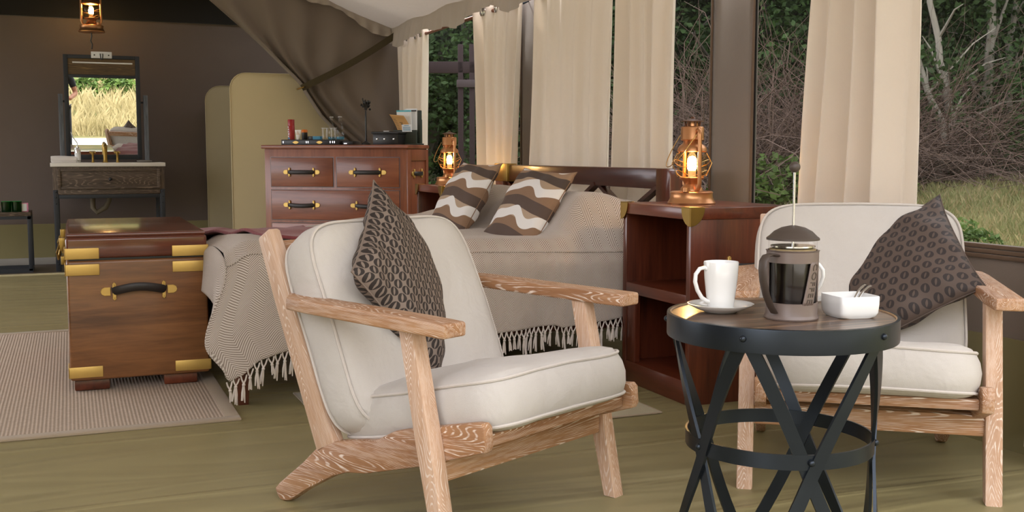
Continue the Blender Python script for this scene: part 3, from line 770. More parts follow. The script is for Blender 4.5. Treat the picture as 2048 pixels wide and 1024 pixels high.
MB().lathe([(.0265, .108), (.0265, .155), (.025, .158), (0, .158)], seg=24).obj('cap', M['red'], can)
mb = MB(); 
for q in range(5): mb.grid(lambda u, v, q=q: (.0274 * sin(-.85 + .5 * u + .15 * (q % 2)), -.0274 * cos(-.85 + .5 * u + .15 * (q % 2)), .02 + q * .018 + .012 * v), 4, 1)
mb.obj('label_lettering', M['paper'], can)
mb = MB(); mb.grid(lambda u, v: (.0273 * sin(-.9 + .9 * u), -.0273 * cos(-.9 + .9 * u), .004 + .012 * v), 6, 1); mb.obj('label_band', M['blue'], can)
tb = thing('cream_tube', 'small white squeeze tube beside the red spray can', 'tube', at_case(-.122, .05), DR)
MB().grid(lambda u, v: (lerp(-1, 1, u) * lerp(.017, .026, v) if True else 0, -.012 * (1 - v) * math.sqrt(max(0, 1 - (2 * u - 1) ** 2)), .014 + .062 * v), 12, 6).grid(lambda u, v: (lerp(1, -1, u) * lerp(.017, .026, v), .012 * (1 - v) * math.sqrt(max(0, 1 - (2 * u - 1) ** 2)), .014 + .062 * v), 12, 6).obj('tube_body', M['white'], tb)
MB().lathe([(0, 0), (.014, 0), (.015, .014), (0, .014)], seg=16).obj('cap', M['white'], tb)
mb = MB()
for q in range(3): mb.box(-.012, .012 - .004 * q, -.0105 + .003 * q - .002, -.006 + .003 * q, .04 + q * .009, .043 + q * .009)
mb.obj('label_lettering', M['tan'], tb)
jr = thing('lidded_jar', 'small black jar with an orange lid on the black case', 'jar', at_case(-.068, .05), DR)
MB().lathe([(0, 0), (.021, 0), (.023, .003), (.023, .055), (0, .055)], seg=20).obj('jar_body', M['black'], jr)
MB().lathe([(.022, .055), (.024, .057), (.024, .07), (.018, .078), (0, .079)], seg=20).obj('lid', M['orange'], jr)
bx_ = thing('small_box', 'small blue packet box on the black case', 'box', at_case(.03, .05), DR)
MB().box(-.03, .033, 0, .045, 0, .026, .001).obj('carton', M['blue'], bx_); MB().box(-.075, -.03, .005, .045, 0, .026, .001).obj('inner_tray', M['black'], bx_)
def bottle(x, y, label):
    t = thing('glass_bottle', label, 'bottle', at_case(x, y), DR)
    MB().lathe([(0, .003), (.030, .003), (.033, .008), (.033, .07), (.030, .088), (.018, .115), (.0125, .13), (.012, .165), (.0145, .168), (.0145, .178), (.012, .18)], seg=20).obj('bottle_glass', M['glass'], t)
    MB().lathe([(0, .001), (.029, .001), (.031, .006), (.031, .022), (0, .022)], seg=20).obj('bottle_base', plain('blue_glass_base', '4f8aa6', .2), t)
    MB().tube([(.0145 * cos(q * pi / 6), .0145 * sin(q * pi / 6), .175) for q in range(12)], .002, 5, closed=True).obj('rim', M['paper'], t)
def tumbler(x, y, label):
    t = thing('drinking_glass', label, 'glass', at_case(x, y), DR)
    MB().lathe([(0, .002), (.025, .002), (.027, .006), (.029, .088), (.027, .088), (.0255, .01), (0, .008)], seg=20).obj('glass_body', M['glass'], t)
    MB().tube([(.0285 * cos(q * pi / 8), .0285 * sin(q * pi / 8), .088) for q in range(16)], .0012, 5, closed=True).obj('rim', M['paper'], t)
bottle(.135, .11, 'clear glass water bottle on the left of the two'); bottle(.215, .09, 'clear glass water bottle on the right of the two')
tumbler(.105, .045, 'upright drinking glass in front of the left bottle'); tumbler(.178, .04, 'upright drinking glass in front of the gap between the bottles')
# carved black stick on a stand
sk = thing('carved_stand', 'thin black carved stand with a knobbly top on the dresser', 'figurine', on_dresser(.655, .2), DR)
MB().lathe([(0, 0), (.038, 0), (.036, .01), (.02, .022), (.009, .03), (.007, .06), (.0075, .2), (.006, .26), (0, .27)], seg=16).obj('stem', M['black'], sk)
mb = MB(); rnd = random.Random(2)
for q in range(13): mb.sph((rnd.uniform(-.03, .03), rnd.uniform(-.02, .02), .29 + rnd.uniform(-.02, .06)), rnd.uniform(.009, .014), 8)
for q in range(6): mb.tube([(0, 0, .27), (.028 * sin(q), .018 * cos(q), .33 + .006 * q)], [.01, .005], 6)
mb.obj('knobbly_head', M['black'], sk)
# safe-like black box and leaflet rack
bb = thing('small_chest', 'small black chest with tiny drawers on the right of the dresser', 'box', on_dresser(.81, .1), DR)
MB().box(-.085, .115, 0, .2, 0, .082, .003).obj('chest_body', M['black'], bb)
MB().prism([(-.095, -.01), (.125, -.01), (.125, .21), (-.095, .21)], 'z', .082, .1, .006, 2).obj('lid', M['black'], bb)
mb = MB()
for x in (-.05, .01, .085): mb.box(x - .008, x + .008, -.004, 0, .038, .05, .001)
mb.obj('drawer_pull', M['steel'], bb)
MB().box(-.012, .03, .03, .045, .1, .106, .002).obj('white_tag', M['paper'], bb)
rk = thing('leaflet_rack', 'dark green rack of leaflets standing behind the black chest', 'rack', on_dresser(.9, .25), DR)
MB().box(-.09, .1, .02, .05, 0, .115, .003).obj('rack_front', M['green_box'], rk)
MB().box(.075, .1, .12, .16, 0, .27, .003).obj('rack_side', M['green_box'], rk)
MB().box(-.09, .1, .16, .17, 0, .2, .003).obj('rack_back', M['green_box'], rk)
MB().box(-.1, .11, .01, .18, 0, .012, .003).obj('rack_base', M['green_box'], rk)
def sheet(name, m, x0, x1, z0, z1, y, lean, label, cat, curl=0, lines=None, lc='paper', head=None):
    t = thing(name, label, cat, tuple(Vector(on_dresser(.9, .25))), DR)
    W_ = x1 - x0
    def f(u, v, off=0): return (lerp(x0, x1, u) - curl * v * v * .4 + lean * v, y - off - curl * (v ** 3), z0 + (z1 - z0) * v - .01 * v * u * (1 if curl else 0))
    o = MB().grid(f, 6, 10).obj('page', m, t); md = o.modifiers.new('s', 'SOLIDIFY'); md.thickness = .002
    if lines:
        mb = MB()
        for (ua, ub, va, vb) in lines: mb.grid(lambda u, v: f(lerp(ua, ub, u), lerp(va, vb, v), .0022), 2, 2)
        mb.obj('print', M[lc], t)
    return t
sheet('map_booklet', M['paper'], -.03, .075, .1, .283, .12, 0, 'white and dark booklet at the back of the leaflet rack', 'booklet', 0, [(.1, .95, .88, .94)], 'black')
sheet('blue_leaflet', M['paper'], -.075, .045, .1, .27, .09, -.01, 'white leaflet with a blue heading in the leaflet rack', 'leaflet', 0, [(.0, 1, .93, 1.)], 'cyan')
sheet('kraft_menu', M['tan'], -.055, .06, .1, .235, .045, -.05, 'curled tan card bending out of the front of the rack', 'card', .03, [(.4, .62, .55, .58), (.45, .58, .45, .5)] + [(.08, .26, .1 + q * .09, .12 + q * .09) for q in range(8)], 'strap')
sheet('white_notice', M['paper'], -.01, .068, .1, .157, .012, -.005, 'small white printed notice at the front of the leaflet rack', 'card', 0, [(.1, .9, .15 + q * .12, .2 + q * .12) for q in range(5)] + [(.25, .75, .82, .9)], 'blue')

# ================================================================ WASHSTAND
vs = thing('washstand', 'dark oak washstand with white marble top and iron legs', 'washstand', (-.13, 9.43, 0))
VW, VD = .86, .5
MB().box(-.015, VW + .01, -.012, VD, .848, .88, .003).obj('marble_top', M['marble'], vs)
MB().box(.0, VW, 0, VD, .62, .848, .003).obj('carcass', M['van_z'], vs)
dd = MB().box(.035, VW - .035, -.008, .0, .665, .83, .003).obj('drawer', M['van_x'], vs)
mb = MB()
for q in ((.035, .06, .665, .83), (VW - .06, VW - .035, .665, .83), (.06, VW - .06, .665, .685), (.06, VW - .06, .81, .83)): mb.box(q[0], q[1], -.018, -.008, q[2], q[3], .002)
mb.obj('drawer_frame', M['van_x'], dd)
MB().sph((.435, -.028, .745), .014, 12).cyl((.435, -.01, .745), (.435, -.026, .745), .006, seg=8).obj('knob', M['black'], dd)
MB().box(.03, VW - .03, -.006, 0, .624, .66, .002).obj('apron', M['van_x'], vs)
for x in (0, VW - .04):
    for y in (-.006, VD - .04):
        mb = MB(); mb.box(x, x + .04, y, y + .04, 0, .66 if y < 0 else .62, .003)
        if y < 0:
            for z in (.55, .6, .645, .09, .06): mb.sph((x + .02, y, z), .006, 8)
        mb.obj('leg', M['iron2'], vs)
MB().box(.04, VW - .04, -.004, .03, .59, .62, .002).box(.04, VW - .04, VD - .04, VD - .01, .59, .62, .002).box(0, .03, .03, VD - .03, .59, .62).box(VW - .03, VW, .03, VD - .03, .59, .62).obj('iron_rail', M['iron2'], vs)
MB().tube([(.3, .3, .6), (.3, .3, .5), (.33, .3, .46), (.4, .3, .5), (.43, .3, .56), (.43, .3, .62)], .022, 10).obj('drain_pipe', plain('drain_cloth', '6f6656', .7), vs)
# mirror
mr = thing('mirror', 'tall iron framed mirror with a wooden panel above the washstand', 'mirror', (.275, 9.62, .905), 0); mr.rotation_euler = (rad(2.4), 0, 0)
I = M['iron2']
mw, mh = .295, .855
MB().box(-mw, -mw + .035, -.012, .02, 0, mh, .003).box(mw - .035, mw, -.012, .02, 0, mh, .003).box(-mw + .035, mw - .035, -.012, .02, mh - .03, mh, .003).box(-mw + .035, mw - .035, -.012, .02, 0, .04, .003).box(-mw + .035, mw - .035, -.012, .02, .67, .695, .003).obj('iron_frame', I, mr)
MB().box(-mw + .03, mw - .03, 0, .015, .69, mh - .02).obj('wood_panel', wood('mirror_panel_oak', '3f3020', '6b5434', 'x', 1.2, .6, lines=3, linec='7c6440'), mr)
t_ = NT('mirror_silver'); t_.base('e8ecea', .0, 1.)
MB().box(-mw + .03, mw - .03, .0, .006, .03, .675).obj('mirror_glass', t_.m, mr)
mb = MB()
for s_ in (-1, 1):
    for z in (.02, .68): mb.sph((s_ * (mw - .016), -.013, z), .006, 8)
mb.obj('rivets', I, mr)
MB().box(-.08, .08, -.03, -.012, mh - .025, mh + .028, .003).obj('lamp_plate', M['paper'], mr)
MB().cyl((-.055, -.033, mh), (-.055, -.02, mh), .006, seg=8).cyl((.055, -.033, mh), (.055, -.02, mh), .006, seg=8).tube([(-.01, -.03, mh + .01), (-.01, -.06, mh), (-.005, -.07, mh - .04)], .004, 6).tube([(.01, -.03, mh + .01), (.01, -.06, mh), (.005, -.07, mh - .04)], .004, 6).obj('lamp_arm', M['black'], mr)
MB().cyl((-.225, -.075, mh - .065), (.235, -.075, mh - .065), .006, seg=8).obj('light_bar', M['paper'], mr)
for s_, x in ((-1, -.325), (1, .335)):
    p = thing('mirror_post', 'weathered grey post on the %s side of the mirror' % ('left' if s_ < 0 else 'right'), 'post', (.275 + x, 9.62, .88))
    MB().box(-.018, .018, -.02, .02, 0, .56, .003).obj('post_shaft', wood('weathered_post', '3a4048', '7d828a', 'z', 2, .7), p)
    MB().cyl((0, 0, .5), (-s_ * .04, 0, .5), .008, seg=8).obj('pivot', M['iron2'], p)
# things on the washstand
tw = thing('hand_towel', 'rolled white hand towel on the left of the washstand', 'towel', (-.135 + .1, 9.5, .88))
for k, (y, z) in enumerate(((0, .028),)):
    def tf(u, v): 
        a_ = v * 2 * pi; r = .027 + .002 * sin(5 * u); return (lerp(-.1, .09, u), r * 1.2 * cos(a_) + .0, .027 + r * sin(a_))
    MB().grid(tf, 12, 20).obj('towel_roll', M['towel'], tw)
    mb = MB()
    for e in (-.1, .09):
        mb.tube([(e, .03 * (1 - q / 26) * cos(q * .7), .027 + .026 * (1 - q / 26) * sin(q * .7)) for q in range(24)], .004, 5)
    mb.obj('rolled_end', M['towel'], tw)
    MB().box(-.1, .09, -.028, .03, 0, .012, .005).obj('towel_fold', M['towel'], tw)
sb = thing('soap_bottle', 'small silver pump soap bottle beside the rolled towel', 'bottle', (.065, 9.5, .88))
MB().lathe([(0, 0), (.022, 0), (.023, .004), (.023, .1), (.018, .115), (.008, .12), (.008, .135), (0, .135)], seg=20).obj('bottle_body', M['steel'], sb)
MB().lathe([(.0235, .02), (.0235, .08)], seg=20).obj('label_band', M['paper'], sb)
MB().tube([(0, 0, .13), (0, 0, .155), (-.03, -.005, .2), (-.045, -.005, .245)], [.004, .004, .003, .002], 6).obj('pump_stem', M['paper'], sb)
fc = thing('basin_faucet', 'tall brass faucet in the middle of the washstand', 'faucet', (.275, 9.53, .88))
MB().lathe([(0, 0), (.024, 0), (.02, .01), (.016, .03), (.018, .1), (.02, .13), (.016, .15), (0, .152)], seg=16).obj('column', M['brass_old'], fc)
MB().tube([(0, 0, .13), (0, -.05, .15), (0, -.09, .14), (0, -.1, .12)], [.014, .013, .011, .01], 10).obj('spout', M['brass_old'], fc)
for x, nm in ((.18, 'left'), (.37, 'right')):
    tp = thing('basin_tap', 'small brass tap to the %s of the faucet' % nm, 'tap', (x, 9.53, .88))
    MB().lathe([(0, 0), (.014, 0), (.009, .015), (.009, .06), (.013, .07), (.013, .085), (0, .087)], seg=12).obj('tap_body', M['brass_old'], tp)
    MB().cyl((-.024, 0, .082), (.024, 0, .082), .005, seg=8).obj('lever', M['brass'], tp)
sp_ = thing('soap_dish', 'flat grey soap dish at the right end of the washstand', 'dish', (.58, 9.52, .88))
MB().lathe([(0, 0), (.05, .0), (.062, .012), (.058, .018), (.03, .02), (0, .02)], seg=20, sy=.7).obj('dish_body', plain('grey_stone', '6d6862', .6), sp_)
# low side table with green tumblers
lt = thing('low_side_table', 'low iron side table with a wooden top by the left edge', 'side table', (-.98, 9.43, 0))
MB().box(0, .68, 0, .35, .455, .487, .003).obj('tabletop', M['van_x'], lt)
for x in (0, .65):
    for y in (0, .32): MB().box(x, x + .03, y, y + .03, .012, .455, .002).obj('leg', M['iron2'], lt)
MB().box(0, .68, 0, .03, .43, .455).obj('frame_rail', M['iron2'], lt)
for q in ((0, .03, 0, .35), (.65, .68, 0, .35), (.03, .65, 0, .03), (.03, .65, .32, .35)): MB().box(*q, 0, .03).obj('foot_rail', M['iron2'], lt)
for q, x in enumerate((-.48, -.405)):
    g_ = thing('green_tumbler', ['dark green tumbler nearer the left edge', 'dark green tumbler beside the pink carton'][q], 'glass', (x, 9.5, .487), group='green tumblers')
    MB().lathe([(0, .001), (.034, .001), (.036, .006), (.038, .085), (.036, .085), (.034, .012), (0, .01)], seg=24).obj('tumbler_glass', M['greenglass'], g_)
    MB().tube([(.0372 * cos(k * pi / 10), .0372 * sin(k * pi / 10), .085) for k in range(20)], .0015, 5, closed=True).obj('rim', plain('green_rim', '2f8a4a', .2) if q == 0 else bpy.data.materials['green_rim'], g_)
g_ = thing('pink_carton', 'small pink and white carton beside the green tumblers', 'carton', (-.345, 9.5, .487))
MB().box(-.025, .025, 0, .04, 0, .07, .001).obj('carton_body', M['pink'], g_); MB().box(-.022, .014, -.002, 0, .006, .064).obj('carton_label', M['paper'], g_)
g_ = thing('white_cup', 'small white cup at the photograph edge beside the green tumblers', 'cup', (-.555, 9.5, .487))
MB().lathe([(0, 0), (.025, 0), (.033, .04), (.035, .075), (.033, .075), (.03, .04), (0, .01)], seg=20).obj('cup_body', M['white'], g_)

# ================================================================ ARMCHAIRS
def box_cushion(parent, name, W_, L_, T, loc, rot, puff=.03, seed=0, sag=0):
    """x = width, y = length, z = thickness; rounded box with welt piping"""
    rnd = random.Random(seed); N = 72; p1 = rnd.random() * 6
    def outline(th, k=1.):
        c, s_ = cos(th), sin(th); e = .16
        x = math.copysign(abs(c) ** (2 * e), c) * W_ / 2; y = math.copysign(abs(s_) ** (2 * e), s_) * L_ / 2
        # arc-length friendlier angle
        return x * k, y * k
    ths = [math.atan2(sin(q) , cos(q)) for q in [2 * pi * i / N for i in range(N)]]
    def ring(k, z, bul=0):
        R_ = []
        for th in ths:
            t4 = 1
            x, y = outline(th, k); 
            R_.append((x + math.copysign(bul, x) * (abs(x) / (W_ / 2)) ** 3, y + math.copysign(bul, y) * (abs(y) / (L_ / 2)) ** 3, z))
        return R_
    def ztop(x, y):
        a_ = 1 - abs(2 * x / W_) ** 3; b_ = 1 - abs(2 * y / L_) ** 3
        return puff * max(0, a_) ** .7 * max(0, b_) ** .7 + .004 * sin(x * 17 + p1) * sin(y * 13 + p1) + .003 * sin(x * 31 + y * 9)
    prof = []
    h = T / 2
    for k in (.0, .15, .3, .45, .6, .72, .82, .9, .95, .98): prof.append(('t', k))
    mb = MB(); rings = []
    def wav(x, y): return .004 * sin(13 * x + p1) + .004 * sin(11 * y - p1)
    for s_ in (1, -1):
        seq = [k for _, k in prof]
        if s_ == -1: seq = seq[::-1]
        if s_ == 1:
            for k in seq:
                R_ = [(x, y, h * (1 - .10 * max(0, (k - .9) / .1)) + ztop(x, y) + wav(x, y) * k) for x, y, _ in ring(k, 0)]
                rings.append(R_)
            for z, bul, k in ((h * .86, .0, .995), (h * .78, .004, 1.), (h * .45, .013, 1.), (0, .017, 1.), (-h * .45, .013, 1.), (-h * .78, .004, 1.), (-h * .86, 0, .995)):
                rings.append([(x, y, z + wav(x, y) * (1 if z > 0 else .5)) for x, y, _ in ring(k, z, bul)])
        else:
            for k in seq: rings.append([(x, y, -h * (1 - .10 * max(0, (k - .9) / .1)) - ztop(x, y) * .5) for x, y, _ in ring(k, 0)])
    vr = [[mb.bm.verts.new(p) for p in R_] for R_ in rings]
    for A, B in zip(vr, vr[1:]):
        for i in range(N): mb.bm.faces.new((A[i], B[i], B[(i + 1) % N], A[(i + 1) % N]))
    bmesh.ops.remove_doubles(mb.bm, verts=mb.bm.verts, dist=1e-5)
    bmesh.ops.recalc_face_normals(mb.bm, faces=mb.bm.faces)
    cu = mb.obj(name, M['linen'], parent, ang=100); cu.location = loc; cu.rotation_mode = 'XYZ'; cu.rotation_euler = rot
    for s_ in (1, -1):
        pts = [(x, y, s_ * h * .86 + wav(x, y) * (1 if s_ > 0 else .5)) for x, y, _ in ring(1.008, 0, .002)]
        MB().tube(pts, .0042, 6, closed=True).obj('piping', M['piping'], cu)
    return cu

def armchair(label, loc, rz, seed, shift=0, bw=.61, bz=.508):
    t = thing('armchair', label, 'armchair', loc, rz, 'limed oak armchairs')
    CW = .766
    def mir(y0, y1, s_): return (y0, y1) if s_ == 0 else (CW - y1, CW - y0)
    for s_ in (0, 1):
        # front leg: raked forward, tapering
        y0, y1 = mir(.03, .075, s_)
        MB().prism([(-.062, 0), (-.024, 0), (-.071, .255), (-.135, .545), (-.182, .547), (-.126, .27)], 'y', y0, y1, .005, 2).obj('front_leg', M['oak_z'], t)
        MB().cyl((-.043, (y0 + y1) / 2, -.0), (-.043, (y0 + y1) / 2, .004), .012, seg=12).obj('glide', M['rubber'], t)
        # side rail with rear skid
        y0, y1 = mir(.075, .108, s_)
        pts = [(-.728, .014), (-.715, .001), (-.698, 0), (-.672, .006), (-.60, .052), (-.487, .112), (-.43, .132), (-.36, .143), (-.16, .2), (.05, .272), (.056, .285), (.052, .330), (.042, .339), (.02, .337), (-.177, .292), (-.25, .272), (-.285, .254), (-.32, .236), (-.40, .222), (-.471, .208), (-.527, .188), (-.556, .172), (-.61, .126), (-.711, .052), (-.735, .03)]
        MB().prism(pts, 'y', y0, y1, .006, 2).obj('side_rail', M['oak_x'], t)
        # back post (own frame so that the grain follows it)
        y0, y1 = mir(.075, .113, s_)
        base = Vector((-.515, 0, .185)); d = Vector((-.765 + .515, 0, .737 - .185)); L = d.length
        an = math.atan2(d.x, d.z)
        mb = MB(); mb.prism([(-.040, -.01), (.040, .0), (.036, L * .7), (.030, L - .006), (.024, L), (-.024, L - .005), (-.03, L - .012), (-.036, L * .7)], 'y', y0, y1, .006, 2)
        mb.obj('back_post', M['oak_z'], t, base, (0, an, 0))
        # arm
        yo, yi, yr = (0, .078, .11) if s_ == 0 else (CW, CW - .078, CW - .11)
        am = MB(); sg = 1 if s_ == 0 else -1
        pl = [(0, yo + sg * .004), (0, yi - sg * .006), (-.01, yi), (-.12, yi + sg * .006), (-.3, yi + sg * .004), (-.5, yi + sg * .0), (-.585, yi + sg * .01), (-.60, yi + sg * .03), (-.645, yi + sg * .034), (-.645, yo + sg * .07), (-.6, yo + sg * .03), (-.575, yo + sg * .006), (-.5, yo), (-.012, yo)]
        am.prism(pl, 'z', -.034, 0, .006, 3)
        am.obj('arm', M['oak_x'], t, (0, 0, .571), (0, math.atan2(.013, .6), 0))
    MB().box(-.012, .026, .108, CW - .108, .272, .302, .005).obj('front_rail', M['oak_y'], t)
    MB().box(-.108, -.076, .074, CW - .074, .178, .238, .005).obj('front_stretcher', M['oak_y'], t)
    for x, z in ((-.12, .232), (-.24, .205), (-.36, .178)): MB().box(x - .03, x + .03, .105, CW - .105, z - .008, z + .008, .004).obj('seat_slat', M['oak_y'], t)
    for f_, w_ in ((.90, .032), (.55, .026), (.1, .03)):
        x, z = -.515 - .25 * f_, .185 + .552 * f_
        MB().box(-.011, .011, .11, CW - .11, -w_, w_, .005).obj('back_slat' if f_ < .8 else 'crest_rail', M['oak_y'], t, (x, 0, z), (0, math.atan2(-.25, .552), 0))
    tilt = math.atan2(.107, .5)
    # seat cushion: width along local y, so rotate pi/2
    sc = box_cushion(t, 'seat_cushion', .55, .60, .125, (-.232, CW / 2, .318), (0, 0, 0), .022, seed)
    sc.rotation_euler = (Matrix.Rotation(-tilt, 3, 'Y') @ Matrix.Rotation(-pi / 2, 3, 'Z')).to_euler()
    bt = math.atan2(.25, .552)
    bc = box_cushion(t, 'back_cushion', bw, .555, .135, (-.516, CW / 2 - shift, bz), (0, 0, 0), .03, seed + 5)
    # local x->y, y->up along the back, z->forward
    fwd = Vector((cos(bt), 0, sin(bt))); up = Vector((-sin(bt), 0, cos(bt))); rt = up.cross(fwd)
    bc.rotation_euler = Matrix((rt, up, fwd)).transposed().to_euler()
    return t
def ang_of(v): return math.atan2(v[1], v[0])
def to_room(x, y): 
    n = (cos(rad(22.3)), sin(rad(22.3))); return (x * n[0] + y * n[1], -x * n[1] + y * n[0])
o1 = to_room(-.153, 2.364); F1 = math.radians(48.877 - 22.3 - 90)
armchair('limed oak armchair with pale cushions in the foreground facing right', (o1[0], o1[1], 0), F1, 1, .032, .57, .49)
wa = rad(-13.486); Wd = (cos(wa), sin(wa)); Fd = (Wd[1], -Wd[0])
ox, oy = .639 - Wd[0] * .03 + Fd[0] * .024, 2.99 - Wd[1] * .03 + Fd[1] * .024
o2 = to_room(ox, oy); F2 = wa - pi / 2 - rad(22.3)
armchair('limed oak armchair with pale cushions by the window behind the round table', (o2[0], o2[1], 0), F2, 3)
pillow('diamond_cushion', M['dots1'], (.85, 2.84, .60), (-.78, .724, .605), .42, 'dark brown circle patterned cushion standing on its corner in the foreground armchair', None, .13)
pillow('patterned_cushion', M['dots2'], (2.345, 2.60, .582), (-.996, -.158, -1.001), .42, 'espresso circle patterned cushion leaning in the armchair by the window', None, .14)

# ================================================================ ROUND TABLE
TC = (1.433, 1.938)
rt = thing('round_side_table', 'round side table with wooden top and crossed black iron straps', 'side table', (TC[0], TC[1], 0), 0)
MB().lathe([(0, .578), (.236, .578), (.24, .582), (.24, .597), (.237, .6), (0, .6)], seg=72).obj('tabletop', wood('dark_tabletop', '30231c', '7d634f', 'x', .8, .3, .2, lines=2.2, linec='8a6c50'), rt)
MB().lathe([(.241, .604), (.2475, .603), (.248, .6), (.248, .556), (.2475, .5535), (.242, .5535), (.241, .556), (.241, .604)], seg=72).obj('iron_band', M['iron'], rt)
MB().tube([(.2405 * cos(q * pi / 36), .2405 * sin(q * pi / 36), .6005) for q in range(72)], .003, 6, closed=True).obj('top_edge', wood('light_top_edge', '8a6c50', 'a98a6a', 'x'), rt)
RH = .325
MB().lathe([(.199, RH + .016), (.2035, RH + .016), (.2035, RH - .016), (.199, RH - .016), (.199, RH + .016)], seg=64).obj('waist_ring', M['iron'], rt)
MB().lathe([(.22, .02), (.2245, .02), (.2245, .0), (.22, .0), (.22, .02)], seg=64).obj('base_ring', M['iron'], rt)
# view azimuth: camera lies towards this direction from the table
toc = math.atan2(-TC[1], -TC[0])
for k in range(5):
    ac = toc + rad(19) + k * 2 * pi / 5     # crossing angle on the ring
    for s_ in (-1, 1):
        pts = []; fl_ = []
        for i in range(25):
            t_ = i / 24; z = lerp(.575, .005, t_); an = ac + s_ * rad(35) * (1 - 2 * t_)
            w_ = abs(1 - 2 * t_); r = .196 + (.036) * w_ ** 1.4 + (.006 if s_ > 0 else 0)
            # straight chord between the points plus flare
            pts.append((r * cos(an), r * sin(an), z)); fl_.append((cos(an), sin(an), 0))
        mb = MB(); mb.tube(pts, [(.0195, .0048)] * 25, 4, flat=fl_)
        mb.obj('iron_strap', M['iron'], rt, ang=50)
    mb = MB(); mb.sph((.206 * cos(ac), .206 * sin(ac), RH), .0075, 12); mb.obj('rivet', M['iron'], rt)
    for s_ in (0,):
        an = ac + rad(-36); mb = MB(); mb.sph((.2485 * cos(an), .2485 * sin(an), .582), .007, 12); mb.obj('rivet', M['iron'], rt)
TZ = .6005
def mug(loc, rz, label, saucer):
    if saucer:
        s_ = thing('saucer', saucer, 'saucer', loc, rz)
        MB().lathe([(0, .0), (.036, 0), (.04, .003), (.055, .008), (.072, .017), (.0735, .019), (.071, .0195), (.054, .012), (.038, .007), (0, .006)], seg=48).obj('saucer_dish', M['white'], s_)
        loc = (loc[0], loc[1], loc[2] + .0062)
    m_ = thing('mug', label, 'mug', loc, rz)
    MB().lathe([(0, 0), (.026, 0), (.028, .002), (.032, .03), (.0365, .07), (.0385, .104), (.0378, .106), (.0362, .104), (.034, .07), (.029, .03), (.025, .008), (0, .006)], seg=48).obj('cup', M['white'], m_)
    pts = [(-.033, 0, .088), (-.042, 0, .094), (-.054, 0, .092), (-.0635, 0, .08), (-.065, 0, .064), (-.059, 0, .045), (-.048, 0, .028), (-.036, 0, .02), (-.028, 0, .018)]
    mb = MB(); mb.tube(pts, [(.0055, .0045)] * 9, 10); mb.obj('handle', M['white'], m_, ang=60)
vang = rad(-22.3)
mug((1.329, 2.018, TZ), vang + rad(20), 'white mug on its saucer with the handle to the left', 'white saucer under the mug at the left of the round table')
mug((1.545, 2.04, TZ), vang + rad(150), 'white mug mostly hidden behind the coffee press', 'white saucer hidden behind the coffee press')
# french press
fp = thing('coffee_press', 'taupe glass coffee press with raised plunger rod', 'coffee press', (1.42, 1.885, TZ), vang)
PR = .0545; tp_ = M['taupe_plastic']
MB().lathe([(0, 0), (PR + .002, 0), (PR + .003, .003), (PR + .001, .008), (PR, .01), (PR, .035), (PR - .003, .036), (PR - .003, .01), (0, .008)], seg=56).obj('base_ring', tp_, fp)
MB().lathe([(PR - .003, .122), (PR, .121), (PR, .144), (PR + .002, .146), (PR - .003, .147), (PR - .003, .122)], seg=56).obj('top_ring', tp_, fp)
def strip(th0b, th1b, th0t, th1t, nm):
    def f(u, v, r=PR): 
        a_ = lerp(lerp(th0b, th1b, u), lerp(th0t, th1t, u), v); return (r * sin(a_), -r * cos(a_), lerp(.033, .124, v))
    mb = MB(); mb.grid(f, 8, 12); o = mb.obj(nm, tp_, fp); md = o.modifiers.new('s', 'SOLIDIFY'); md.thickness = .003; md.offset = -1
    return f
st1 = strip(rad(10), rad(40), rad(31), rad(62), 'lettered_strut')
strip(rad(82), rad(110), rad(80), rad(100), 'strut'); strip(rad(-118), rad(-80), rad(-118), rad(-80), 'strut'); strip(rad(165), rad(195), rad(165), rad(195), 'strut')
# COFFEE lettering raised on the strut
fc_ = bpy.data.curves.new('coffee_text', 'FONT'); fc_.body = 'COFFEE'; fc_.size = .021; fc_.extrude = .0006; fc_.align_x = 'CENTER'; fc_.align_y = 'CENTER'; fc_.space_character = 1.12
to = bpy.data.objects.new('tmp_text', fc_); COL.objects.link(to); bpy.context.view_layer.update()
me = bpy.data.meshes.new_from_object(to.evaluated_get(bpy.context.evaluated_depsgraph_get())); bpy.data.objects.remove(to)
xs = [v.co.x for v in me.vertices]; LX = max(xs) - min(xs)
for v in me.vertices:
    s_ = .083 / LX; u = -v.co.x * s_ / .091 + .5          # reads downwards
    rc_ = .5 + v.co.y * s_ * .85 / .026
    x, y, z = st1(max(-.2, min(1.2, rc_)), u, PR + .0004 + v.co.z)
    v.co = (x, y, z)
link('lettering', me, M['taupe_dark'], fp)
gb = MB().lathe([(0, .008), (PR - .006, .008), (PR - .004, .012), (PR - .004, .165), (PR - .003, .17)], seg=48).obj('beaker', M['glass'], fp)
MB().lathe([(0, .0085), (PR - .0075, .0085), (PR - .0065, .014), (PR - .0065, .145), (0, .145)], seg=48).obj('coffee', M['coffee'], fp)
MB().lathe([(0, .1452), (PR - .006, .1452), (PR - .006, .149), (PR - .02, .151), (0, .15)], seg=40).obj('coffee_foam', plain('coffee_foam', '8d7a55', .8, 0, .5, 60), fp)
MB().lathe([(0, .199), (.008, .198), (.025, .194), (.04, .186), (.05, .176), (PR + .001, .172), (PR + .001, .168), (PR - .002, .168), (PR - .004, .172), (0, .172)], seg=56).obj('lid', M['taupe_dark'], fp)
MB().lathe([(0, .153), (PR - .008, .153), (PR - .008, .156), (0, .156)], seg=40).obj('plunger_disc', M['steel'], fp)
MB().cyl((0, 0, .15), (0, 0, .318), .0027, seg=12).obj('plunger_rod', M['steel'], fp)
MB().sph((0, 0, .322), .0118, 20).obj('knob', M['taupe_dark'], fp)
hd = rad(-52)
def hp(r, z): return (r * sin(hd), -r * cos(hd), z)
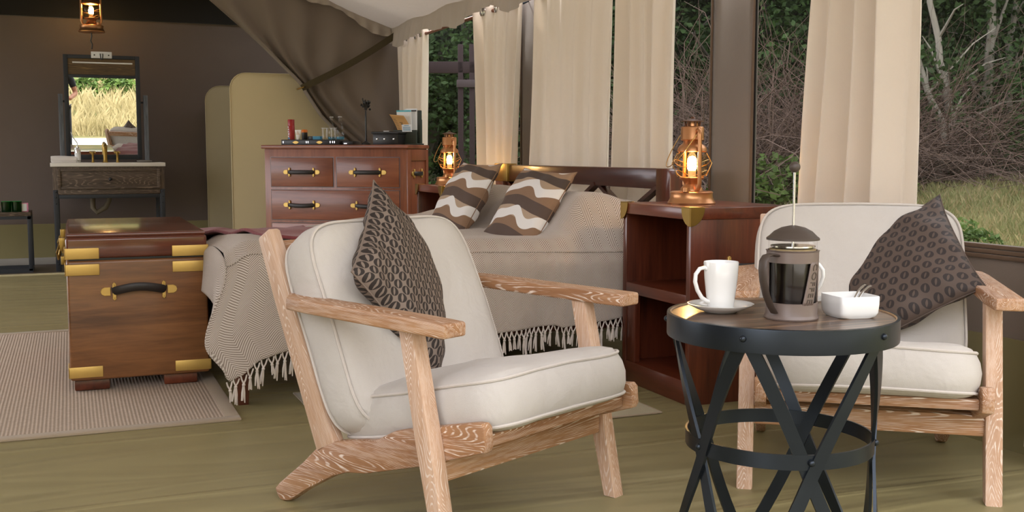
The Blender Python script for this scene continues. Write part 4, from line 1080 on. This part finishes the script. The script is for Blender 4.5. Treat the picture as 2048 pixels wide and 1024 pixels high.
mb = MB(); hpts = [hp(PR - .002, .137), hp(PR + .02, .14), hp(PR + .034, .138), hp(PR + .043, .128), hp(PR + .045, .11), hp(PR + .041, .085), hp(PR + .03, .055), hp(PR + .015, .03), hp(PR + .003, .016)]
mb.tube(hpts, [(.0105, .0032)] * 9, 8, flat=[(-cos(hd) * 0 + hpts[min(i + 1, 8)][2] - hpts[max(i - 1, 0)][2] and 0.0001, 0, 0) for i in range(9)] if False else None); mb.obj('handle', M['taupe_dark'], fp)
dh = thing('sugar_dish', 'square white porcelain dish holding spoons at the right of the round table', 'dish', (1.552, 1.857, TZ), vang + rad(14))
mb = MB(); w_ = .047
def sq(h, z, e=.22): return [(math.copysign(abs(cos(q)) ** (2 * e), cos(q)) * h, math.copysign(abs(sin(q)) ** (2 * e), sin(q)) * h, z) for q in [2 * pi * i / 48 for i in range(48)]]
rr_ = [sq(.0001, 0), sq(w_ * .86, 0), sq(w_ * .9, .003, .12), sq(w_ * .985, .012, .12), sq(w_, .03, .1), sq(w_ * 1.0, .046, .1), sq(w_ * .985, .0472, .1), sq(w_ * .95, .046, .1), sq(w_ * .93, .02, .12), sq(w_ * .86, .008, .15), sq(.0001, .007)]
vr = [[mb.bm.verts.new(p) for p in R_] for R_ in rr_]
for A, B in zip(vr, vr[1:]):
    for i in range(48): mb.bm.faces.new((A[i], A[(i + 1) % 48], B[(i + 1) % 48], B[i]))
bmesh.ops.recalc_face_normals(mb.bm, faces=mb.bm.faces); mb.obj('dish_body', M['white'], dh)
for k in (0, 1):
    sp = thing('teaspoon', ['steel teaspoon resting in the white dish, handle nearer the press', 'steel teaspoon resting in the white dish, handle farther right'][k], 'spoon', (1.552 + .004 * k, 1.857 + .012 * k, TZ + .009), vang + rad(25 + 9 * k))
    MB().tube([(-.012, 0, .004), (.015, 0, .018), (.035, 0, .042), (.05, 0, .052), (.058, 0, .054)], [(.003, .0015), (.0025, .0015), (.003, .0015), (.0045, .0015), (.004, .0012)], 8, flat=(0, 0, 1)).obj('spoon_handle', M['steel'], sp)
    MB().sph((-.022, 0, .004), .011, 12, (1.3, .85, .3)).obj('bowl', M['steel'], sp)

# ================================================================ OUTSIDE
def w2r(px, D, z=0):   # a point at forward distance D along the view column px, in room axes
    X = (px - 1024) / 2150 * D; return to_room(X, D)
def gz(a, b):
    g = -.16 + .1 * max(0, a - 3.2)
    if a > 13: g += .55 * (a - 13)
    if b > 16: g += .45 * (b - 16) * smooth((a + 2) / 6)
    if b < -8.5: g += .1 * (-8.5 - b)
    if b < -24: g += .45 * (-24 - b)
    return g + .05 * sin(a * .9) * sin(b * .8)
def ter(u, v):
    a = lerp(-30, 34, u); b = lerp(-55, 34, v); z = gz(a, b)
    if -3.3 < a < 3.0 and -2.6 < b < 10.8: z = min(z, -.16)
    return (a, b, z)
o = MB().grid(ter, 120, 150).obj('ground_meadow', M['ground']); o['kind'] = 'structure'
struct('deck_front', MB().box(-2.9, 2.9, -2.4, .2, -.1, -.02), M['deck'])
def trk(u, v):
    a = lerp(-26, 26, u); b = lerp(-7.6, -2.7, v) + .3 * sin(a * .3) * (1 - v); return (a, b, gz(a, b) + .03)
o = MB().grid(trk, 80, 8).obj('gravel_track', M['gravel']); o['kind'] = 'structure'
rnd = random.Random(11)
def leaf_mesh(name, n, blobs, size, m):
    mb = MB(); bm = mb.bm
    for _ in range(n):
        cx, cy, cz, rx, ry, rz = rnd.choice(blobs)
        d = Vector((rnd.gauss(0, 1), rnd.gauss(0, 1), rnd.gauss(0, 1))); d.normalize(); d *= rnd.uniform(.55, 1) 
        p = Vector((cx + d.x * rx, cy + d.y * ry, cz + d.z * rz))
        s_ = size * rnd.uniform(.6, 1.3); e1 = Vector((rnd.gauss(0, 1), rnd.gauss(0, 1), rnd.gauss(0, .6))).normalized(); e2 = e1.cross(Vector((rnd.gauss(0, 1), rnd.gauss(0, 1), rnd.gauss(0, 1)))).normalized() * .55
        bm.faces.new([bm.verts.new(p + (-e1) * s_), bm.verts.new(p + e2 * s_), bm.verts.new(p + e1 * s_), bm.verts.new(p - e2 * s_)])
    me = mb.mesh(name, False); me.materials.append(m); return me
def trunk_mesh(name, H, r, m, br=7, lean=.4):
    mb = MB(); pts = []; x = y = 0
    for i in range(9): pts.append((x, y, H * i / 8 - .2)); x += rnd.uniform(-1, 1) * H * .03 + lean * H / 40; y += rnd.uniform(-1, 1) * H * .03
    mb.tube(pts, [r * (1 - .08 * i) for i in range(9)], 7)
    for _ in range(br):
        i = rnd.randrange(2, 8); p = Vector(pts[i]); d = Vector((rnd.gauss(0, 1), rnd.gauss(0, 1), rnd.uniform(.2, 1))).normalized(); q = [p]
        for k in range(4): q.append(q[-1] + d * H * .09 + Vector((rnd.uniform(-.1, .1), rnd.uniform(-.1, .1), rnd.uniform(-.05, .12)))); 
        mb.tube(q, [r * .4, r * .33, r * .25, r * .18, r * .1], 5)
    me = mb.mesh(name); me.materials.append(m); return me
crowns = []
for k in range(4):
    blobs = [(rnd.uniform(-1.3, 1.3), rnd.uniform(-1.3, 1.3), rnd.uniform(1.3, 6.4), rnd.uniform(.7, 1.3), rnd.uniform(.7, 1.3), rnd.uniform(.5, 1.0)) for _ in range(17)]
    crowns.append(leaf_mesh('crown', 20000, blobs, .05, M['leaf'] if k % 2 == 0 else M['leaf']))
trunks = [trunk_mesh('trunk', 5.5, .13, M['bark']) for _ in range(3)]
specs = [(1840, 15.5), (1900, 17), (1965, 15), (2030, 16.5), (1770, 17), (1700, 16), (1620, 17.5), (1560, 16), (1500, 18), (1430, 16.5), (1390, 18), (1340, 16.5), (1240, 17), (1150, 18.5), (1050, 17.5), (970, 18), (920, 16.5), (880, 18), (830, 17), (2120, 16), (2250, 17), (2400, 16)]
words = ['seen between the curtain and the right edge', 'with the pale trunks at the right', 'behind the near window', 'at the far right beyond the mesh']
for i, (px, D) in enumerate(specs):
    a, b = w2r(px, D); z = min(gz(a, b), gz(13, b) + .4)
    z = gz(a, b)
    tl = 'dense dark green tree ' + ('beyond the window at the right, behind the slender pale trunks' if 1800 < px < 2050 else 'hidden by the curtain behind the armchair' if 1620 < px < 1800 else 'in the window strip right of the brown canvas panel' if 1500 < px <= 1620 else 'in the window above the near lantern' if 1340 <= px < 1500 else 'behind the closed curtains of the headboard' if 1000 < px < 1340 else 'beyond the far window with the timber frame' if px < 1000 else 'beyond the right edge of the photograph')
    t = thing('forest_tree', tl, 'tree', (a, b, z - .1), rnd.uniform(0, 6), tl[17:])
    s_ = rnd.uniform(.9, 1.15); t.scale = (s_, s_, s_)
    link('crown', crowns[i % 4], None, t); link('trunk', trunks[i % 3], None, t)
    if i % 2 == 0: link('undergrowth', crowns[(i + 1) % 4], None, t, (rnd.uniform(-1, 1), 1, -1.8)) 
# bare grey brush thickets
def thicket(name, n, R_, H, m):
    mb = MB()
    for _ in range(n):
        p = Vector((rnd.gauss(0, R_ * .5), rnd.gauss(0, R_ * .5), rnd.uniform(0, .3) * H)); d = Vector((rnd.gauss(0, .8), rnd.gauss(0, .8), rnd.uniform(.1, 1))).normalized(); q = [p.copy()]
        for k in range(5):
            d = (d + Vector((rnd.gauss(0, .35), rnd.gauss(0, .35), rnd.gauss(-.08, .25)))).normalized(); p = p + d * H * .17; q.append(p.copy())
        r = rnd.uniform(.002, .007); mb.tube(q, [r, r * .9, r * .8, r * .6, r * .5, r * .3], 3)
    me = mb.mesh(name, False); me.materials.append(m); return me
tm = [thicket('twigs', 420, 1.1, 2.2, M['twig']) for _ in range(3)]
for i, (px, D, s_) in enumerate([(1860, 13.2, .9), (1830, 14, 1.2), (1760, 13.5, 1), (1590, 14, 1.15), (1545, 13.2, 1.0), (1400, 13.8, 1.25), (1440, 14, 1.1), (1950, 14.2, .8), (1660, 14, 1.), (1330, 15, 1)]):
    a, b = w2r(px, D); bl = 'at the foot of the forest, right of the last curtain' if px > 1800 else 'behind the curtain of the armchair' if px > 1620 else 'seen right of the brown canvas panel' if px > 1500 else 'seen beside the near lantern'; t = thing('bare_thicket', 'tangled bare grey brown brush ' + bl, 'shrub', (a, b, gz(a, b) - .05), rnd.uniform(0, 6), 'bare brush ' + bl); t.scale = (s_,) * 3
    link('twigs', tm[i % 3], None, t)
# slender pale trees at the right
pts_list = [(1868, 13.2, [(0, 0, 0), (.1, 0, .7), (-.15, .1, 1.4), (-.4, 0, 2.1), (-.5, 0, 3)], .05), (1925, 13.6, [(0, 0, 0), (-.15, 0, .8), (-.35, 0, 1.6), (-.5, .1, 2.6), (-.45, 0, 3.6)], .06), (1955, 14, [(0, 0, 0), (.05, 0, 1), (.1, 0, 2), (0, 0, 3.4)], .09), (1990, 14.2, [(0, 0, 0), (.12, 0, .9), (.1, 0, 1.8), (.3, 0, 3.2)], .07)]
lab = ['slender leaning pale trunk nearest the window curtain', 'pale forked trunk curving to the left at the forest edge', 'thicker grey trunk between the pale trunks', 'thin grey trunk closest to the right edge']
for (px, D, pp, r), lb in zip(pts_list, lab):
    a, b = w2r(px, D); t = thing('slender_tree', lb, 'tree', (a, b, gz(a, b) - .05), rad(-22.3))
    mb = MB(); q = []
    P_ = [Vector(p) for p in pp]
    for i in range(len(P_) - 1):
        for k in range(4): q.append(P_[i].lerp(P_[i + 1], k / 4) + Vector((rnd.uniform(-.03, .03),) * 3))
    q.append(P_[-1]); mb.tube(q, [r * (1 - .6 * i / len(q)) for i in range(len(q))], 7); mb.obj('trunk', M['palebark'], t)
    mb = MB()
    for _ in range(6):
        i = rnd.randrange(4, len(q)); d = Vector((rnd.uniform(-1, 1), rnd.uniform(-.5, .5), rnd.uniform(.1, .9))); pq = [q[i] + d * .35 * k + Vector((0, 0, .05 * k * sin(k))) for k in range(4)]; mb.tube(pq, [r * .35, r * .28, r * .2, r * .1], 4)
    mb.obj('branches', M['palebark'], t)
# green bush by the forest foot
bm_ = leaf_mesh('foliage', 1500, [(0, 0, .3, .5, .5, .3), (.4, .1, .25, .4, .4, .25), (-.4, 0, .2, .4, .4, .2)], .05, M['leaf2'])
for i, (px, D, s_, lb) in enumerate([(1548, 12.5, 1.1, 'bright green bush at the foot of the forest beside the brown canvas panel'), (1760, 12, .8, 'bright green bush behind the window curtain'), (1905, 8.3, .5, 'low green weed clump in the grass near the right window')]):
    a, b = w2r(px, D); t = thing('green_bush', lb, 'bush', (a, b, gz(a, b)), i); t.scale = (s_,) * 3; link('foliage', bm_, None, t)
    mb = MB(); 
    for q in range(4): mb.tube([(0, 0, -.05), (rnd.uniform(-.3, .3), rnd.uniform(-.3, .3), .35)], [.015, .006], 5)
    mb.obj('stems', M['bark'], t)
# grass blades
def grass(name, n, region, m, h, label, w=.006):
    mb = MB(); bm = mb.bm; k = 0
    while k < n:
        a, b = region(); z = gz(a, b); k += 1
        hh = h * rnd.uniform(.4, 1.3); dx, dy = rnd.gauss(0, .3) * hh, rnd.gauss(0, .3) * hh; t = rnd.uniform(0, pi); wx, wy = cos(t) * w, sin(t) * w
        p = [bm.verts.new((a - wx, b - wy, z)), bm.verts.new((a + wx, b + wy, z)), bm.verts.new((a + dx * .4 + wx * .6, b + dy * .4, z + hh * .6)), bm.verts.new((a + dx, b + dy, z + hh))]
        bm.faces.new(p)
    o = mb.obj(name, m, smooth=False); tag(o, label, 'grass', kind='stuff'); return o
def reg1():
    D = rnd.uniform(4.6, 17); px = rnd.uniform(1340, 2150); return w2r(px, D)
grass('meadow_grass', 26000, reg1, M['grass'], .13, 'short green and straw grass between the tent and the forest', .008)
grass('straw_grass', 20000, reg1, M['drygrass'], .12, 'dry straw blades scattered through the meadow', .007)
def reg2(): return (rnd.uniform(-6, 6), -8.5 - 26 * rnd.random() ** 1.2)
grass('hillside_grass', 30000, reg2, M['drygrass'], .42, 'tall pale grass on the sunny hillside reflected in the mirror', .014)
hb = leaf_mesh('foliage', 2600, [(0, 0, .8, 1.3, 1.2, .9), (1.2, .2, .7, 1, 1, .7), (-1.1, 0, .6, 1, 1, .6)], .14, M['leaf2'])
for i, (a, b, s_) in enumerate([(.9, -15, .5), (-.7, -33, 1.4), (1.9, -20, .45), (-1.4, -17, .45), (2.3, -30, 1.2), (3.9, -24, .8), (-3.5, -31, 1.4), (.9, -34, 1.3), (5, -19, .6), (-5, -24, .9)]):
    t = thing('hillside_bush', 'rounded green bush on the hillside seen in the mirror', 'bush', (a, b, gz(a, b)), i * 1.3, 'bushes on the reflected hillside'); t.scale = (s_,) * 3
    link('foliage', hb, None, t)
# maroon timber frame standing outside the far window
fr = thing('outdoor_timber_frame', 'dark maroon timber frame standing outside the far window', 'frame', (*w2r(915, 11.5), -.2), rad(-22.3))
for x in (.04, .16): MB().box(x - .028, x + .028, -.03, .03, 0, 2.3, .004).obj('post', M['outpost'], fr)
MB().box(-1.5, .3, -.03, .03, 2.0, 2.12, .004).obj('beam', M['outpost'], fr)
MB().box(.0, .24, -.05, -.03, 1.85, 1.93, .004).box(.02, .2, -.05, -.03, .95, 1.0, .004).obj('cross_plate', plain('plate_paint', '54484a', .7), fr)

# ================================================================ PHOTOGRAPHER (seen only in the mirror)
ph = thing('person', 'person in black shirt and dark trousers reflected at the left mirror edge', 'person', (-.13, -.42, -.02), 0)
def skin(name, verts, edges, m, parent, sub=2):
    me = bpy.data.meshes.new(name); me.from_pydata([v[0] for v in verts], edges, []); me.update()
    o = link(name, me, m, parent); sm = o.modifiers.new('k', 'SKIN')
    for i, v in enumerate(verts):
        d = me.skin_vertices[0].data[i]; r = v[1]; d.radius = r if isinstance(r, tuple) else (r, r)
    me.skin_vertices[0].data[0].use_root = True
    sb_ = o.modifiers.new('s', 'SUBSURF'); sb_.levels = sub; sb_.render_levels = sub
    return o
V = [((0, 0, .98), (.15, .11)), ((0, 0, 1.12), (.145, .10)), ((0, .0, 1.3), (.165, .11)), ((0, 0, 1.43), (.13, .085)), ((0, 0, 1.51), .052), ((0, .02, 1.6), (.07, .085)), ((0, .02, 1.7), (.072, .09)), ((0, .01, 1.76), (.045, .05)),
     ((-.19, 0, 1.41), .055), ((-.27, .03, 1.14), .043), ((-.14, .26, 1.05), .032), ((.19, 0, 1.41), .055), ((.27, .03, 1.14), .043), ((.16, .26, 1.05), .032)]
E_ = [(0, 1), (1, 2), (2, 3), (3, 4), (4, 5), (5, 6), (6, 7), (3, 8), (8, 9), (9, 10), (3, 11), (11, 12), (12, 13),
      (0, 14), (14, 15), (15, 16), (16, 17), (0, 18), (18, 19), (19, 20), (20, 21)]
for s_ in (-1, 1): V += [((s_ * .1, 0, .88), .085), ((s_ * .12, .02, .5), .058), ((s_ * .13, -.02, .09), .04), ((s_ * .14, .13, .04), (.04, .03))]
body = skin('body', V, E_, M['skin'], ph)
skin('shirt', [((0, 0, .96), (.17, .13)), ((0, 0, 1.12), (.16, .118)), ((0, 0, 1.3), (.18, .125)), ((0, 0, 1.43), (.145, .1)), ((-.19, 0, 1.41), .068), ((-.245, .02, 1.22), .058), ((.19, 0, 1.41), .068), ((.245, .02, 1.22), .058)], [(0, 1), (1, 2), (2, 3), (3, 4), (4, 5), (3, 6), (6, 7)], M['shirt'], ph)
skin('trousers', [((0, 0, .98), (.17, .13)), ((-.1, 0, .88), .1), ((-.12, .02, .5), .075), ((-.13, -.01, .12), .06), ((.1, 0, .88), .1), ((.12, .02, .5), .075), ((.13, -.01, .12), .06)], [(0, 1), (1, 2), (2, 3), (0, 4), (4, 5), (5, 6)], M['trousers'], ph)
MB().sph((0, .0, 1.70), .098, 16, (.88, 1.05, 1.08)).obj('hair', M['hair'], ph)
mb = MB(); mb.sph((0, .115, 1.655), .014, 8, (.8, 1.2, 1.4)); mb.obj('nose', M['skin'], ph)
mb = MB()
for s_ in (-1, 1): mb.sph((s_ * .03, .098, 1.675), .01, 8)
mb.obj('eyes', M['paper'], ph)
MB().box(-.024, .024, .095, .102, 1.605, 1.613, .002).obj('mouth', M['red'], ph)
mb = MB()
for s_ in (-1, 1): mb.sph((s_ * .08, .01, 1.66), .022, 8, (.4, .8, 1.3))
mb.obj('ears', M['skin'], ph)
for s_ in (-1, 1):
    base = Vector((s_ * .15 + (.01 if s_ > 0 else .01), .26, 1.05)); mb = MB(); d0 = Vector((-s_ * .5, .85, -.05)).normalized()
    palm = base + d0 * .06; mb.sph(tuple(palm), .042, 12, (.9, 1.0, .4))
    for f in range(4):
        st_ = palm + d0 * .03 + Vector((d0.y * s_, -d0.x * s_, 0)) * (.03 - .02 * f); L = (.07, .08, .075, .06)[f]
        mb.tube([st_, st_ + d0 * L * .45 + Vector((0, 0, -.004)), st_ + d0 * L * .75 + Vector((0, 0, -.02)), st_ + d0 * L * .85 + Vector((0, 0, -.04))], [.0095, .009, .0085, .007], 8)
    th = palm + Vector((0, -.01, .01)); mb.tube([th, th + Vector((s_ * -.03, .02, .025)), th + Vector((s_ * -.045, .05, .03))], [.012, .01, .008], 8)
    mb.obj('hand', M['skin'], ph)
